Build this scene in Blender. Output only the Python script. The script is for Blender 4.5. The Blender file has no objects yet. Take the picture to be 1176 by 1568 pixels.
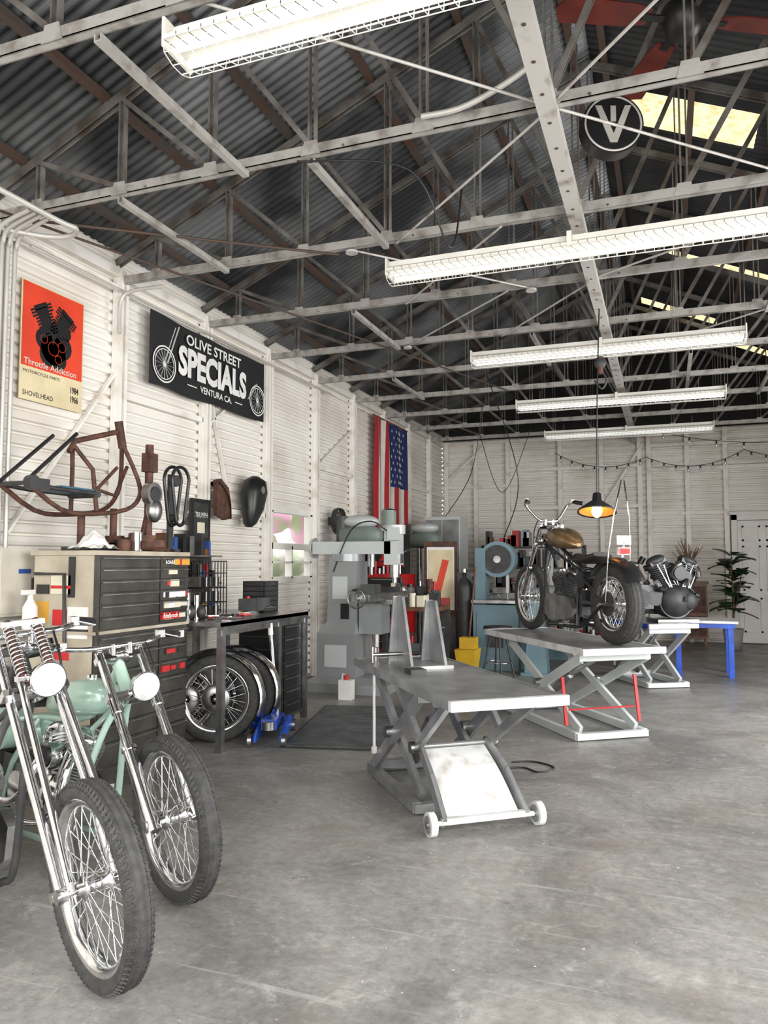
import bpy, math, random
from mathutils import Matrix, Vector
random.seed(4)
V=Vector
XW=-4.2; YB=14.7; XR=3.2; EZ=3.85; XC=-0.5; SL=0.44; RZ=EZ+SL*(XC-XW); YF=-1.5
# ---------------- materials
MC={}
def mat(name,col,rough=.5,metal=0,col2=None,scale=6,bump=0,emit=0,ecol=None,detail=6,lo=.35,hi=.65,bscale=None,alpha=None):
    if name in MC: return MC[name]
    m=bpy.data.materials.new(name); m.use_nodes=True
    nt=m.node_tree; p=nt.nodes['Principled BSDF']
    p.inputs['Base Color'].default_value=(*col,1); p.inputs['Roughness'].default_value=rough; p.inputs['Metallic'].default_value=metal
    tc=nt.nodes.new('ShaderNodeTexCoord')
    n=nt.nodes.new('ShaderNodeTexNoise'); n.inputs['Scale'].default_value=scale; n.inputs['Detail'].default_value=detail
    nt.links.new(tc.outputs['Object'],n.inputs['Vector'])
    r=nt.nodes.new('ShaderNodeValToRGB'); r.color_ramp.elements[0].position=lo; r.color_ramp.elements[1].position=hi
    c2=col2 if col2 else tuple(min(1,c*.86) for c in col)
    r.color_ramp.elements[0].color=(*c2,1); r.color_ramp.elements[1].color=(*col,1)
    nt.links.new(n.outputs['Fac'],r.inputs['Fac']); nt.links.new(r.outputs['Color'],p.inputs['Base Color'])
    if bump:
        n2=nt.nodes.new('ShaderNodeTexNoise'); n2.inputs['Scale'].default_value=bscale or scale*5
        nt.links.new(tc.outputs['Object'],n2.inputs['Vector'])
        bp=nt.nodes.new('ShaderNodeBump'); bp.inputs['Strength'].default_value=bump; bp.inputs['Distance'].default_value=.01
        nt.links.new(n2.outputs['Fac'],bp.inputs['Height']); nt.links.new(bp.outputs['Normal'],p.inputs['Normal'])
    if emit:
        p.inputs['Emission Color'].default_value=(*(ecol or col),1); p.inputs['Emission Strength'].default_value=emit
    MC[name]=m; return m
WHITE=mat('wall_white_paint',(.82,.785,.73),.55,0,(.66,.61,.54),1.6,.1,lo=.3,hi=.6)
POSTW=mat('post_white_paint',(.84,.81,.76),.5,0,(.60,.54,.46),5,lo=.25,hi=.5)
TRW=mat('truss_galvanised',(.45,.435,.41),.5,.25,(.24,.21,.185),9,.2,lo=.30,hi=.52)
TRG=mat('truss_web_grey',(.21,.20,.185),.6,.2,(.09,.07,.058),5,.2,lo=.35,hi=.6)
PURL=mat('purlin_brown',(.075,.062,.055),.7,.1,(.09,.045,.028),4,.2)
CHROME=mat('chrome',(.82,.82,.83),.14,1,(.6,.6,.6),20)
STEEL=mat('steel',(.50,.50,.50),.35,1,(.28,.27,.26),9)
ALU=mat('cast_alu',(.6,.6,.6),.4,.9,(.38,.38,.38),14,.2)
BLK=mat('black_paint',(.016,.016,.018),.35,0,(.010,.010,.010),9)
RUB=mat('rubber',(.050,.049,.047),.75,0,(.028,.028,.027),30,.3)
DKG=mat('dark_grey',(.055,.055,.055),.5,.2,(.03,.03,.03),10)
LEATH=mat('black_leather',(.02,.016,.014),.5,0,None,30,.3)
MINT=mat('mint_paint',(.44,.60,.51),.22,.15,(.35,.50,.42),3)
GOLD=mat('bronze_paint',(.28,.19,.10),.22,.6,(.13,.09,.05),8)
LIFT=mat('lift_grey',(.33,.335,.335),.33,.4,(.19,.195,.20),5,.1)
LIFTW=mat('lift_light',(.66,.66,.65),.5,.1,(.42,.40,.37),9,.1,lo=.3,hi=.5)
RED=mat('red_paint',(.55,.02,.02),.4,0,(.36,.012,.012),8)
BLUE=mat('blue_paint',(.01,.09,.55),.35,0,(.008,.05,.34),8)
YEL=mat('yellow_plastic',(.70,.42,.02),.45,0,None,8)
TEAL=mat('machine_blue_grey',(.16,.25,.29),.45,.1,(.12,.20,.235),3)
MACH=mat('machine_light_grey',(.60,.63,.62),.4,.1,(.50,.53,.53),2,lo=.3,hi=.7)
MACHG=mat('machine_mid_grey',(.36,.38,.385),.33,.3,(.29,.305,.31),2,lo=.3,hi=.7)
MACHD=mat('machine_dark_grey',(.11,.12,.12),.45,.3,(.07,.07,.07),5)
RUSTB=mat('rust_brown',(.13,.055,.035),.7,.2,(.05,.025,.018),15,.3)
BEIGE=mat('beige_enamel',(.47,.42,.33),.45,0,(.34,.29,.22),5,.05)
DRAW=mat('drawer_dark_steel',(.085,.08,.068),.38,.4,(.045,.043,.038),6)
GLASS=mat('lens_glass',(.8,.82,.82),.08,.4,None,40)
WOOD=mat('wood_brown',(.18,.07,.03),.5,0,(.09,.035,.015),9)
LEAF=mat('leaf_green',(.03,.085,.02),.4,0,(.015,.045,.012),6)
TANB=mat('tan_twigs',(.20,.11,.06),.8)
PAPER=mat('paper_cream',(.72,.62,.40),.7,0,(.60,.50,.30),4)
ORANGE=mat('poster_orange',(.74,.055,.015),.6,0,(.62,.04,.012),3)
CLOTH=mat('white_cloth',(.8,.78,.74),.9)
BANN=mat('banner_black',(.010,.010,.012),.7)
INK=mat('print_white',(.80,.80,.77),.7)
FRED=mat('flag_red',(.40,.015,.022),.8); FWHT=mat('flag_white',(.70,.66,.60),.8); FBLU=mat('flag_blue',(.012,.022,.11),.8)
TUBEM=mat('fluorescent_tube',(.95,.95,.93),.4,0,None,3,emit=.6)
FIXW=mat('fixture_white',(.86,.85,.80),.4,0,(.74,.72,.65),3)
DOORW=mat('door_white_paint',(.74,.72,.67),.4,0,(.64,.61,.56),3)
AMBER=mat('amber_bulb',(1,.6,.25),.4,emit=22,ecol=(1,.45,.12))
REDL=mat('red_lens',(.8,.02,.02),.2,emit=.5)
FANR=mat('fan_red_wood',(.15,.024,.015),.4,0,(.08,.012,.008),5)
BOX=mat('panel_box_beige',(.66,.62,.53),.5)
POT=mat('pot_grey',(.30,.29,.28),.7)
CW=mat('conduit_white',(.60,.58,.54),.4,.2)
GRN=mat('motor_green',(.19,.24,.21),.5)
STK=[mat('sticker_%s'%n,c,.5) for n,c in (('red',(.55,.02,.02)),('white',(.75,.75,.75)),('black',(.02,.02,.02)),('yellow',(.65,.35,.04)),('blue',(.03,.09,.32)),('cream',(.7,.65,.5)))]
# ---------------- builder
def basis(ax):
    ax=V(ax).normalized(); h=V((0,0,1)) if abs(ax.z)<.9 else V((1,0,0))
    u=ax.cross(h).normalized(); w=ax.cross(u).normalized(); return ax,u,w
class B:
    def __init__(s,name,M=None):
        s.name=name; s.M=M or Matrix(); s.st=[Matrix()]; s.v=[];s.f=[];s.mi=[];s.sm=[];s.mats=[]
    def push(s,m): s.st.append(s.st[-1]@m)
    def pop(s): s.st.pop()
    def add(s,vs,fs,mt,sm=False):
        o=len(s.v); T=s.st[-1]
        s.v+= [T@V(p) for p in vs]
        if mt not in s.mats: s.mats.append(mt)
        i=s.mats.index(mt)
        for f in fs: s.f.append([o+k for k in f]); s.mi.append(i); s.sm.append(sm)
    def box(s,c,d,mt,R=None):
        x,y,z=d[0]/2,d[1]/2,d[2]/2; c=V(c)
        vs=[V((i*x,j*y,k*z)) for i in(-1,1) for j in(-1,1) for k in(-1,1)]
        if R is not None: vs=[R@p for p in vs]
        s.add([c+p for p in vs],[(0,1,3,2),(4,6,7,5),(0,4,5,1),(2,3,7,6),(0,2,6,4),(1,5,7,3)],mt)
    def bb(s,a,b,mt):
        a=V(a);b=V(b); s.box((a+b)/2,(abs(b.x-a.x),abs(b.y-a.y),abs(b.z-a.z)),mt)
    def bar(s,a,b,w,h,mt,up=(0,0,1)):
        a=V(a);b=V(b); d=(b-a); L=d.length; d.normalize(); up=V(up)
        if abs(d.dot(up))>.98: up=V((0,1,0))
        y=up.cross(d).normalized(); z=d.cross(y)
        R=Matrix((d,y,z)).transposed(); s.box((a+b)/2,(L,w,h),mt,R)
    def cyl(s,a,b,r,mt,r2=None,n=14,caps=True,sm=True):
        a=V(a);b=V(b); ax,u,w=basis(b-a); r2=r if r2 is None else r2
        vs=[];
        for c,rr in((a,r),(b,r2)):
            for i in range(n):
                t=2*math.pi*i/n; vs.append(c+(u*math.cos(t)+w*math.sin(t))*rr)
        s.add(vs,[(i,(i+1)%n,n+(i+1)%n,n+i) for i in range(n)],mt,sm)
        if caps: s.add(vs,[tuple(range(n))[::-1],tuple(range(n,2*n))],mt)
    def tube(s,pts,r,mt,n=8,closed=False,sub=0):
        P=[V(p) for p in pts]
        if sub and len(P)>2:
            Q=[];m=len(P)
            for i in range(m if closed else m-1):
                g=lambda k:P[k%m] if closed else P[max(0,min(m-1,k))]
                p0,p1,p2,p3=g(i-1),g(i),g(i+1),g(i+2)
                for j in range(sub):
                    t=j/sub
                    Q.append(.5*((2*p1)+(p2-p0)*t+(2*p0-5*p1+4*p2-p3)*t*t+(3*p1-p0-3*p2+p3)*t**3))
            if not closed: Q.append(P[-1])
            P=Q
        m=len(P); rs=r if isinstance(r,(list,tuple)) else [r]*m
        if len(rs)!=m: rs=[rs[min(len(rs)-1,int(i*len(rs)/m))] for i in range(m)]
        vs=[];u=None
        for i in range(m):
            if closed: d=P[(i+1)%m]-P[i-1]
            else: d=P[min(m-1,i+1)]-P[max(0,i-1)]
            if d.length<1e-9: d=V((0,0,1))
            d.normalize()
            if u is None: _,u,_w=basis(d)
            u=(u-d*u.dot(d)); 
            if u.length<1e-6: _,u,_w=basis(d)
            u.normalize(); w=d.cross(u)
            for k in range(n):
                t=2*math.pi*k/n; vs.append(P[i]+(u*math.cos(t)+w*math.sin(t))*rs[i])
        fs=[]
        for i in range(m if closed else m-1):
            a=i*n;b=((i+1)%m)*n
            for k in range(n): fs.append((a+k,a+(k+1)%n,b+(k+1)%n,b+k))
        s.add(vs,fs,mt,True)
        if not closed: s.add(vs,[tuple(range(n))[::-1],tuple(range((m-1)*n,m*n))],mt)
    def rev(s,c,ax,prof,mt,n=32,closed=False,sm=True):
        c=V(c);ax,u,w=basis(ax);m=len(prof);vs=[]
        for i in range(n):
            t=2*math.pi*i/n
            d=u*math.cos(t)+w*math.sin(t)
            for r,a in prof: vs.append(c+d*r+ax*a)
        fs=[]
        for i in range(n):
            a=i*m;b=((i+1)%n)*m
            for k in range(m if closed else m-1): fs.append((a+k,a+(k+1)%m,b+(k+1)%m,b+k))
        s.add(vs,fs,mt,sm)
    def ell(s,c,d,mt,R=None,n=16,m=10):
        vs=[];c=V(c)
        for j in range(m+1):
            ph=math.pi*j/m
            for i in range(n):
                t=2*math.pi*i/n
                p=V((math.sin(ph)*math.cos(t)*d[0],math.sin(ph)*math.sin(t)*d[1],math.cos(ph)*d[2]))
                vs.append(c+(R@p if R is not None else p))
        s.add(vs,[(j*n+i,(j+1)*n+i,(j+1)*n+(i+1)%n,j*n+(i+1)%n) for j in range(m) for i in range(n)],mt,True)
    def loft(s,rings,mt,sm=True):
        n=len(rings[0]);vs=[V(p) for r in rings for p in r]
        s.add(vs,[(j*n+i,j*n+(i+1)%n,(j+1)*n+(i+1)%n,(j+1)*n+i) for j in range(len(rings)-1) for i in range(n)],mt,sm)
        s.add(vs,[tuple(range(n))[::-1],tuple(range((len(rings)-1)*n,len(rings)*n))],mt)
    def prism(s,poly,o,ex,ey,th,mt):
        o=V(o);ex=V(ex);ey=V(ey);nz=ex.cross(ey).normalized()*th;n=len(poly)
        vs=[o+ex*p[0]+ey*p[1] for p in poly]; vs+=[p+nz for p in vs]
        s.add(vs,[tuple(range(n))[::-1],tuple(range(n,2*n))]+[(i,(i+1)%n,n+(i+1)%n,n+i) for i in range(n)],mt)
    def arc(s,c,a0,a1,prof,mt,n=26):   # fender strip about local Y
        vs=[];fs=[];m=len(prof);c=V(c)
        for i in range(n+1):
            t=math.radians(a0+(a1-a0)*i/n)
            for r,a in prof: vs.append(c+V((r*math.cos(t),a,r*math.sin(t))))
        for i in range(n):
            for k in range(m-1): fs.append((i*m+k,i*m+k+1,(i+1)*m+k+1,(i+1)*m+k))
        s.add(vs,fs,mt,True)
    def text(s,body,M,w,h,mt,bold=0):
        cu=bpy.data.curves.new('t','FONT');cu.body=body;cu.resolution_u=3;cu.offset=bold
        ob=bpy.data.objects.new('t',cu);bpy.context.collection.objects.link(ob)
        dg=bpy.context.evaluated_depsgraph_get();me=bpy.data.meshes.new_from_object(ob.evaluated_get(dg))
        xs=[v.co.x for v in me.vertices];ys=[v.co.y for v in me.vertices]
        x0,x1,y0,y1=min(xs),max(xs),min(ys),max(ys)
        s.push(M)
        s.add([V(((v.co.x-x0)/(x1-x0)*w-w/2,(v.co.y-y0)/(y1-y0)*h-h/2,0)) for v in me.vertices],[tuple(p.vertices) for p in me.polygons],mt)
        s.pop(); bpy.data.objects.remove(ob);bpy.data.meshes.remove(me);bpy.data.curves.remove(cu)
    def build(s,parent=None):
        me=bpy.data.meshes.new(s.name);me.from_pydata([tuple(p) for p in s.v],[],s.f)
        for m in s.mats: me.materials.append(m)
        me.polygons.foreach_set('material_index',s.mi);me.polygons.foreach_set('use_smooth',s.sm);me.update()
        ob=bpy.data.objects.new(s.name,me);ob.matrix_world=s.M;bpy.context.collection.objects.link(ob)
        if parent: ob.parent=parent
        s.ob=ob;return ob
def inst(ob,M):
    o=bpy.data.objects.new(ob.name.split('.')[0],ob.data);o.matrix_world=M;bpy.context.collection.objects.link(o);return o
T=Matrix.Translation
def RZm(a): return Matrix.Rotation(math.radians(a),4,'Z')
def RXm(a): return Matrix.Rotation(math.radians(a),4,'X')
def RYm(a): return Matrix.Rotation(math.radians(a),4,'Y')
WM=Matrix(((0,0,1,0),(1,0,0,0),(0,1,0,0),(0,0,0,1)))   # sign on the left wall: x->+Y, y->+Z, normal +X
# ---------------- room shell
def floor_mat():
    m=bpy.data.materials.new('concrete_floor');m.use_nodes=True;nt=m.node_tree;p=nt.nodes['Principled BSDF'];L=nt.links.new
    tc=nt.nodes.new('ShaderNodeTexCoord')
    def noise(sc,de,ro=.6,dist=0):
        n=nt.nodes.new('ShaderNodeTexNoise');n.inputs['Scale'].default_value=sc;n.inputs['Detail'].default_value=de;n.inputs['Roughness'].default_value=ro;n.inputs['Distortion'].default_value=dist;L(tc.outputs['Object'],n.inputs['Vector']);return n
    def ramp(n,a,b,ca,cb):
        r=nt.nodes.new('ShaderNodeValToRGB');r.color_ramp.elements[0].position=a;r.color_ramp.elements[1].position=b
        r.color_ramp.elements[0].color=(*ca,1);r.color_ramp.elements[1].color=(*cb,1);L(n,r.inputs['Fac']);return r
    def mix(f,a,b,t='MIX'):
        x=nt.nodes.new('ShaderNodeMix');x.data_type='RGBA';x.blend_type=t
        if isinstance(f,float): x.inputs[0].default_value=f
        else: L(f,x.inputs[0])
        L(a,x.inputs[6]);
        if isinstance(b,tuple): x.inputs[7].default_value=(*b,1)
        else: L(b,x.inputs[7])
        return x.outputs[2]
    base=ramp(noise(.9,8,.68,.8).outputs['Fac'],.38,.62,(.165,.162,.157),(.31,.302,.29))
    fine=ramp(noise(22,12,.85).outputs['Fac'],.34,.66,(.64,.64,.63),(1.28,1.27,1.25))
    c=mix(1.0,base.outputs['Color'],fine.outputs['Color'],'MULTIPLY')
    spots=ramp(noise(5.5,14,.85,.4).outputs['Fac'],.54,.64,(0,0,0),(.65,.65,.65))
    c=mix(spots.outputs['Color'],c,(.44,.425,.40))
    br=ramp(noise(1.7,8,.7,.6).outputs['Fac'],.52,.68,(0,0,0),(.55,.55,.55))
    c=mix(br.outputs['Color'],c,(.18,.145,.115))
    ds=ramp(noise(13,3,.5).outputs['Fac'],.70,.74,(0,0,0),(.6,.6,.6))
    c=mix(ds.outputs['Color'],c,(.10,.09,.08))
    ws=ramp(noise(34,2,.5).outputs['Fac'],.735,.76,(0,0,0),(.8,.8,.8))
    c=mix(ws.outputs['Color'],c,(.62,.61,.58))
    for rot,sx in((.7,22),(-.5,30)):
        mp=nt.nodes.new('ShaderNodeMapping');mp.inputs['Scale'].default_value=(1.2,sx,1);mp.inputs['Rotation'].default_value=(0,0,rot);L(tc.outputs['Object'],mp.inputs['Vector'])
        sn=nt.nodes.new('ShaderNodeTexNoise');sn.inputs['Scale'].default_value=1.2;sn.inputs['Detail'].default_value=4;L(mp.outputs[0],sn.inputs['Vector'])
        sc=ramp(sn.outputs['Fac'],.64,.72,(0,0,0),(.35,.35,.35))
        c=mix(sc.outputs['Color'],c,(.48,.47,.45))
    L(c,p.inputs['Base Color'])
    rr=ramp(noise(2.5,6).outputs['Fac'],.3,.7,(.26,.26,.26),(.55,.55,.55));L(rr.outputs['Color'],p.inputs['Roughness'])
    bp=nt.nodes.new('ShaderNodeBump');bp.inputs['Strength'].default_value=.2;bp.inputs['Distance'].default_value=.01;L(noise(40,8).outputs['Fac'],bp.inputs['Height']);L(bp.outputs['Normal'],p.inputs['Normal'])
    return m
b=B('floor');b.bb((XW-.1,YF-4,-.12),(XR+.1,YB+.1,0),floor_mat());b.build()
GR=mat('ground_gravel',(.35,.33,.30),.9,0,(.25,.24,.22),2)
b=B('ground');b.bb((-30,-25,-.3),(30,40,-.125),GR);b.build()
# ribbed metal siding: flat bands with narrow undercut grooves
def ribs(b,o,ex,nrm,L,z0,z1,mt,pitch=.088,dep=.016):
    o=V(o);ex=V(ex);nrm=V(nrm);P=[(0,0),(.10,-1),(.24,-1),(.34,0),(.60,.25),(.85,.12)]
    zs=[(z0,0)];k=int(z0/pitch)-1
    while k*pitch<z1:
        for f,a in P:
            z=(k+f)*pitch
            if z0<z<z1: zs.append((z,a*dep))
        k+=1
    zs.append((z1,0));vs=[];fs=[]
    for z,a in zs:
        for x in(0,L): p=o+ex*x+nrm*a;p.z=z;vs.append(p)
    for i in range(len(zs)-1): fs.append((2*i,2*i+1,2*i+3,2*i+2))
    b.add(vs,fs,mt,False)
WY0,WY1,WZ0,WZ1=7.58,8.60,1.22,2.0
b=B('wall_left')
for (y0,y1,z0,z1) in((YF,WY0,0,EZ+.12),(WY1,YB,0,EZ+.12),(WY0,WY1,0,WZ0),(WY0,WY1,WZ1,EZ+.12)):
    ribs(b,(XW,y0,0),(0,1,0),(1,0,0),y1-y0,z0,z1,WHITE,.088,.022)
b.build()
b=B('trim_wall_left')
ys=[2.5+1.235*k for k in range(-3,11)]
for y in ys:
    if YF<y<YB: b.bb((XW+.005,y-.055,0),(XW+.05,y+.055,EZ-.05),POSTW);b.bb((XW+.05,y-.045,0),(XW+.085,y-.015,EZ-.05),POSTW);b.bb((XW+.05,y+.015,0),(XW+.085,y+.045,EZ-.05),POSTW)
b.bb((XW,YF,EZ-.12),(XW+.07,YB,EZ-.04),POSTW);b.bb((XW,YF,EZ-.20),(XW+.05,YB,EZ-.18),POSTW)
for y0,z0,y1,z1 in((4.97,3.0,3.9,1.6),(6.2,2.7,7.2,3.4),(6.2,2.0,5.2,1.4),(6.25,3.2,6.6,2.2),(8.67,2.6,9.9,3.3),(11.1,2.2,12.3,3.2)):
    b.bar((XW+.03,y0,z0),(XW+.03,y1,z1),.02,.035,POSTW,(1,0,0))
for y0,y1,z in((4.97,6.2,2.75),(4.97,6.2,1.7),(6.2,7.44,1.9),(8.67,9.9,2.6),(9.9,11.1,1.9),(12.3,14.6,2.7)):
    b.bb((XW+.01,y0,z),(XW+.05,y1,z+.05),POSTW)
b.build()
# window
b=B('window_1')
for a,c in(((WY0-.05,WZ0-.05),(WY1+.05,WZ0+.02)),((WY0-.05,WZ1-.02),(WY1+.05,WZ1+.05)),((WY0-.05,WZ0),(WY0+.03,WZ1)),((WY1-.03,WZ0),(WY1+.05,WZ1)),((WY0,1.56),(WY1,1.63)),((8.07,WZ0),(8.10,1.6)),((WY0,1.40),(WY1,1.42))):
    b.bb((XW-.06,a[0],a[1]),(XW+.03,c[0],c[1]),FIXW)
b.build()
HP=mat('flower_hedge',(.98,.55,.78),.8,0,(.62,.75,.48),3.5,lo=.44,hi=.54)  # hedge colours lightened to carry the strong daylight outside the window
HP2=mat('daylit_foliage',(.92,.93,.86),.8,0,(.62,.74,.52),5,lo=.44,hi=.54)  # lower foliage, outdoor brightness put into its whitish colour
b=B('flower_hedge')
for i in range(110):
    z=random.uniform(.2,3.2);b.ell((XW-1.8+random.uniform(-.3,.3),10.2+random.uniform(-2.4,2.8),z),(.32,.36,.28),HP if z>1.75 else HP2,n=10,m=6)
b.cyl((XW-1.8,10,-.12),(XW-1.8,10,1),.2,WOOD);b.build()
# back wall
b=B('wall_back');ribs(b,(XW,YB,0),(1,0,0),(0,-1,0),XR-XW,0,EZ+.1,WHITE,.12,.026)
b.build()
b=B('wall_gable')
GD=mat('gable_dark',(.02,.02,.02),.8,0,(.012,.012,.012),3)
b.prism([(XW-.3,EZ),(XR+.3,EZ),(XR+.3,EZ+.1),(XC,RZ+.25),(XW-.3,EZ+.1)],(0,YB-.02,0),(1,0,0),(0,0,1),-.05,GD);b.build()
b=B('trim_wall_back')
for x in(-4.1,-3.5,-2.86,-1.86,-1.1,-.42,-.26,.39,1.02,2.2,2.7):
    b.bb((x-.04,YB-.09,0),(x+.04,YB-.02,EZ-.03),POSTW)
for z,x0,x1 in((3.78,XW,XR),(3.55,-.3,XR),(2.45,-2.8,-.4),(2.9,-4.2,-2.86),(3.2,-2.86,-.4),(3.1,-.26,XR),(2.3,-.26,1.03)):
    b.bb((x0,YB-.075,z-.03),(x1,YB-.02,z+.03),POSTW)
b.bar((-1.1,YB-.11,2.4),(-.35,YB-.11,3.6),.02,.04,POSTW)
b.bar((-4.1,YB-.11,3.0),(-3.3,YB-.11,3.7),.02,.04,POSTW)
b.build()
b=B('door_1')
b.bb((1.08,YB-.17,0),(1.17,YB-.03,2.24),DOORW);b.bb((2.0,YB-.17,0),(2.09,YB-.03,2.24),DOORW);b.bb((1.08,YB-.17,2.15),(2.09,YB-.03,2.24),DOORW);b.bb((1.05,YB-.19,2.24),(2.12,YB-.03,2.28),DOORW)
b.bb((1.18,YB-.085,.02),(1.99,YB-.04,2.14),DOORW)
for x0,x1 in((1.25,1.54),(1.63,1.92)):
    for z0,z1 in((.2,.8),(.92,1.7),(1.78,2.05)):
        for a in((x0,z0,x1,z0+.03),(x0,z1-.03,x1,z1),(x0,z0,x0+.03,z1),(x1-.03,z0,x1,z1)): b.bb((a[0],YB-.11,a[1]),(a[2],YB-.085,a[3]),DOORW)
b.ell((1.24,YB-.13,1.0),(.03,.03,.03),STEEL);b.build()
b=B('wall_right')
for y0,y1,z0,z1 in((YF,-.5,0,EZ+.12),(3.2,5.2,0,EZ+.12),(8.6,YB,0,EZ+.12),(-.5,3.2,3.2,EZ+.12),(5.2,8.6,3.2,EZ+.12)):
    ribs(b,(XR,y0,0),(0,1,0),(-1,0,0),y1-y0,z0,z1,WHITE)
b.build()
b=B('wall_front')
for x0,x1,z0,z1 in((XW,-3.6,0,EZ),(2.6,XR,0,EZ),(-3.6,2.6,3.5,EZ)):
    ribs(b,(x0,YF,0),(1,0,0),(0,1,0),x1-x0,z0,z1,WHITE)
b.prism([(XW,EZ),(XR,EZ),(XC,RZ+.1)],(0,YF,0),(1,0,0),(0,0,1),.05,GD)
b.build()
# ceiling
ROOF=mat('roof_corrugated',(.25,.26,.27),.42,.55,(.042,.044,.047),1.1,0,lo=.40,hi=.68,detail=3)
ROOF_SHADED=mat('roof_corrugated_shaded',(.07,.072,.075),.5,.5,(.022,.022,.024),1.1,0,lo=.40,hi=.68,detail=3)  # same sheeting as the left slope, with the right side's shade painted in
m=bpy.data.materials.new('fiberglass_skylight');m.use_nodes=True;nt=m.node_tree;p=nt.nodes['Principled BSDF']
tc=nt.nodes.new('ShaderNodeTexCoord');nn_=nt.nodes.new('ShaderNodeTexNoise');nn_.inputs['Scale'].default_value=14;nt.links.new(tc.outputs['Object'],nn_.inputs['Vector'])
rp=nt.nodes.new('ShaderNodeValToRGB');rp.color_ramp.elements[0].color=(.50,.36,.17,1);rp.color_ramp.elements[1].color=(.72,.60,.36,1);rp.color_ramp.elements[0].position=.3;rp.color_ramp.elements[1].position=.6;nt.links.new(nn_.outputs['Fac'],rp.inputs['Fac'])
tr=nt.nodes.new('ShaderNodeBsdfTranslucent');nt.links.new(rp.outputs[0],tr.inputs['Color']);p.inputs['Base Color'].default_value=(.9,.8,.55,1)
mx=nt.nodes.new('ShaderNodeMixShader');mx.inputs[0].default_value=.85;nt.links.new(p.outputs[0],mx.inputs[1]);nt.links.new(tr.outputs[0],mx.inputs[2]);nt.links.new(mx.outputs[0],nt.nodes['Material Output'].inputs[0]);SKY=m
b=B('ceiling')
pitch=.076;ny=int((YB-YF)/pitch*8)
def zr(x): return EZ+SL*(x-XW) if x<XC else RZ-SL*(x-XC)
xsr=[XC,-.27,.12,.80,1.9,XR+.3]
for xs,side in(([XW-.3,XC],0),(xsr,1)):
    for k in range(len(xs)-1):
        grp={}
        for i in range(ny):
            y0=YF+(YB-YF)*i/ny;y1=YF+(YB-YF)*(i+1)/ny
            sk=side and ((k in(1,2) and 6.6<y0<7.15) or (k in(2,3) and 9.9<y0<10.25) or (k in(1,2) and 12.1<y0<12.4) or (k==3 and 12.9<y0<13.2))
            grp.setdefault(bool(sk),[]).append((y0,y1))
        for sk,l in grp.items():
            vs=[];fs=[]
            for y0,y1 in l:
                o=len(vs)
                for y in(y0,y1):
                    a=.013*math.cos(2*math.pi*y/pitch)
                    for x in(xs[k],xs[k+1]): vs.append((x,y,zr(x)+.12+a))
                fs.append((o,o+1,o+3,o+2))
            b.add(vs,fs,SKY if sk else (ROOF_SHADED if side else ROOF),True)
b.build()
# ---------------- trusses
b=B('roof_truss')
b.bb((XW+.02,-.024,-.03),(XR,.024,-.023),TRW);b.bb((XW+.02,-.024,-.03),(XR,-.017,.03),TRW);b.bb((XW+.02,.017,-.03),(XR,.024,.03),TRW)
for sgn in(-1,1):
    xe=XW if sgn<0 else XR
    for yy in(-.022,.022):
        b.bar((xe,yy,EZ-3.72+.02),(XC,yy,RZ-3.72+.02),.010,.055,TRG)
xv=[XC+sg*(.0+.66*k) for k in range(0,6) for sg in(-1,1) if not(k==0 and sg==1)]
def zt(x): return zr(x)-3.72
for x in xv:
    if abs(x-XC)>3.4: continue
    for dx in(-.019,.019): b.bb((x+dx-.005,-.016,.0),(x+dx+.005,.016,zt(x)),TRG)
for k in range(5):
    for sg in(-1,1):
        x0=XC+sg*.66*k;x1=XC+sg*.66*(k+1)
        if zt(x1)>.25:
            for dy in(-.014,.014): b.bar((x0,dy,.02),(x1,dy,zt(x1)),.006,.03,TRG)
for k in range(12):
    x=XC-3.3+.66*k
    if x<XR: b.prism([(-.06,-.03),(.06,-.03),(.04,.05),(-.04,.05)],(x,-.024,0),(1,0,0),(0,0,1),.004,TRW)
    if k%2 and x<XR: b.cyl((x+.2,-.03,-.015),(x+.2,-.024,-.015),.008,TRG,n=6)
tr0=b.build();tr0.location=(0,ys[3],3.72)
for y in ys:
    if y>YF and abs(y-ys[3])>.01 and y<YB-.05: inst(tr0,T((0,y,3.72)))
b=B('roof_purlins')
for k in range(6):
    for sg in(-1,1):
        x=XC+sg*(.12+.66*k)
        z=zr(x)+.075
        b.bar((x,YF,z),(x,YB,z),.05,.05,PURL)
b.build()
b=B('ceiling_center_beam')
TRB=mat('beam_light_paint',(.55,.53,.50),.5,.1,(.28,.23,.19),7,.15,lo=.28,hi=.46)
b.bb((XC-.045,YF,3.62),(XC+.045,YB,3.630),TRB);b.bb((XC-.045,YF,3.630),(XC-.037,YB,3.685),TRB);b.bb((XC+.037,YF,3.630),(XC+.045,YB,3.685),TRB)
for i in range(60):
    b.cyl((XC,.5+i*.25,3.617),(XC,.5+i*.25,3.62),.010,PURL,n=8)
b.build()
b=B('ceiling_bracing')
def lon(x,y0,y1,z=3.665): b.bb((x-.02,y0,z-.018),(x+.02,y1,z-.010),TRW);b.bb((x-.02,y0,z-.01),(x-.013,y1,z+.018),TRW);b.bb((x+.013,y0,z-.01),(x+.02,y1,z+.018),TRW)
lon(-2.25,2.5,3.735);lon(-3.15,3.735,4.97);lon(-1.83,3.735,4.97);lon(1.0,3.735,4.97);lon(-2.6,6.2,7.44);lon(-1.2,7.44,8.67)
lon(.9,6.2,7.44);lon(-3.1,8.67,9.9);lon(1.2,9.9,11.1);lon(.3,8.67,11.1)
def rod(a,c,r=.008,mt=TRB): b.cyl(a,c,r,mt,n=6)
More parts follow.
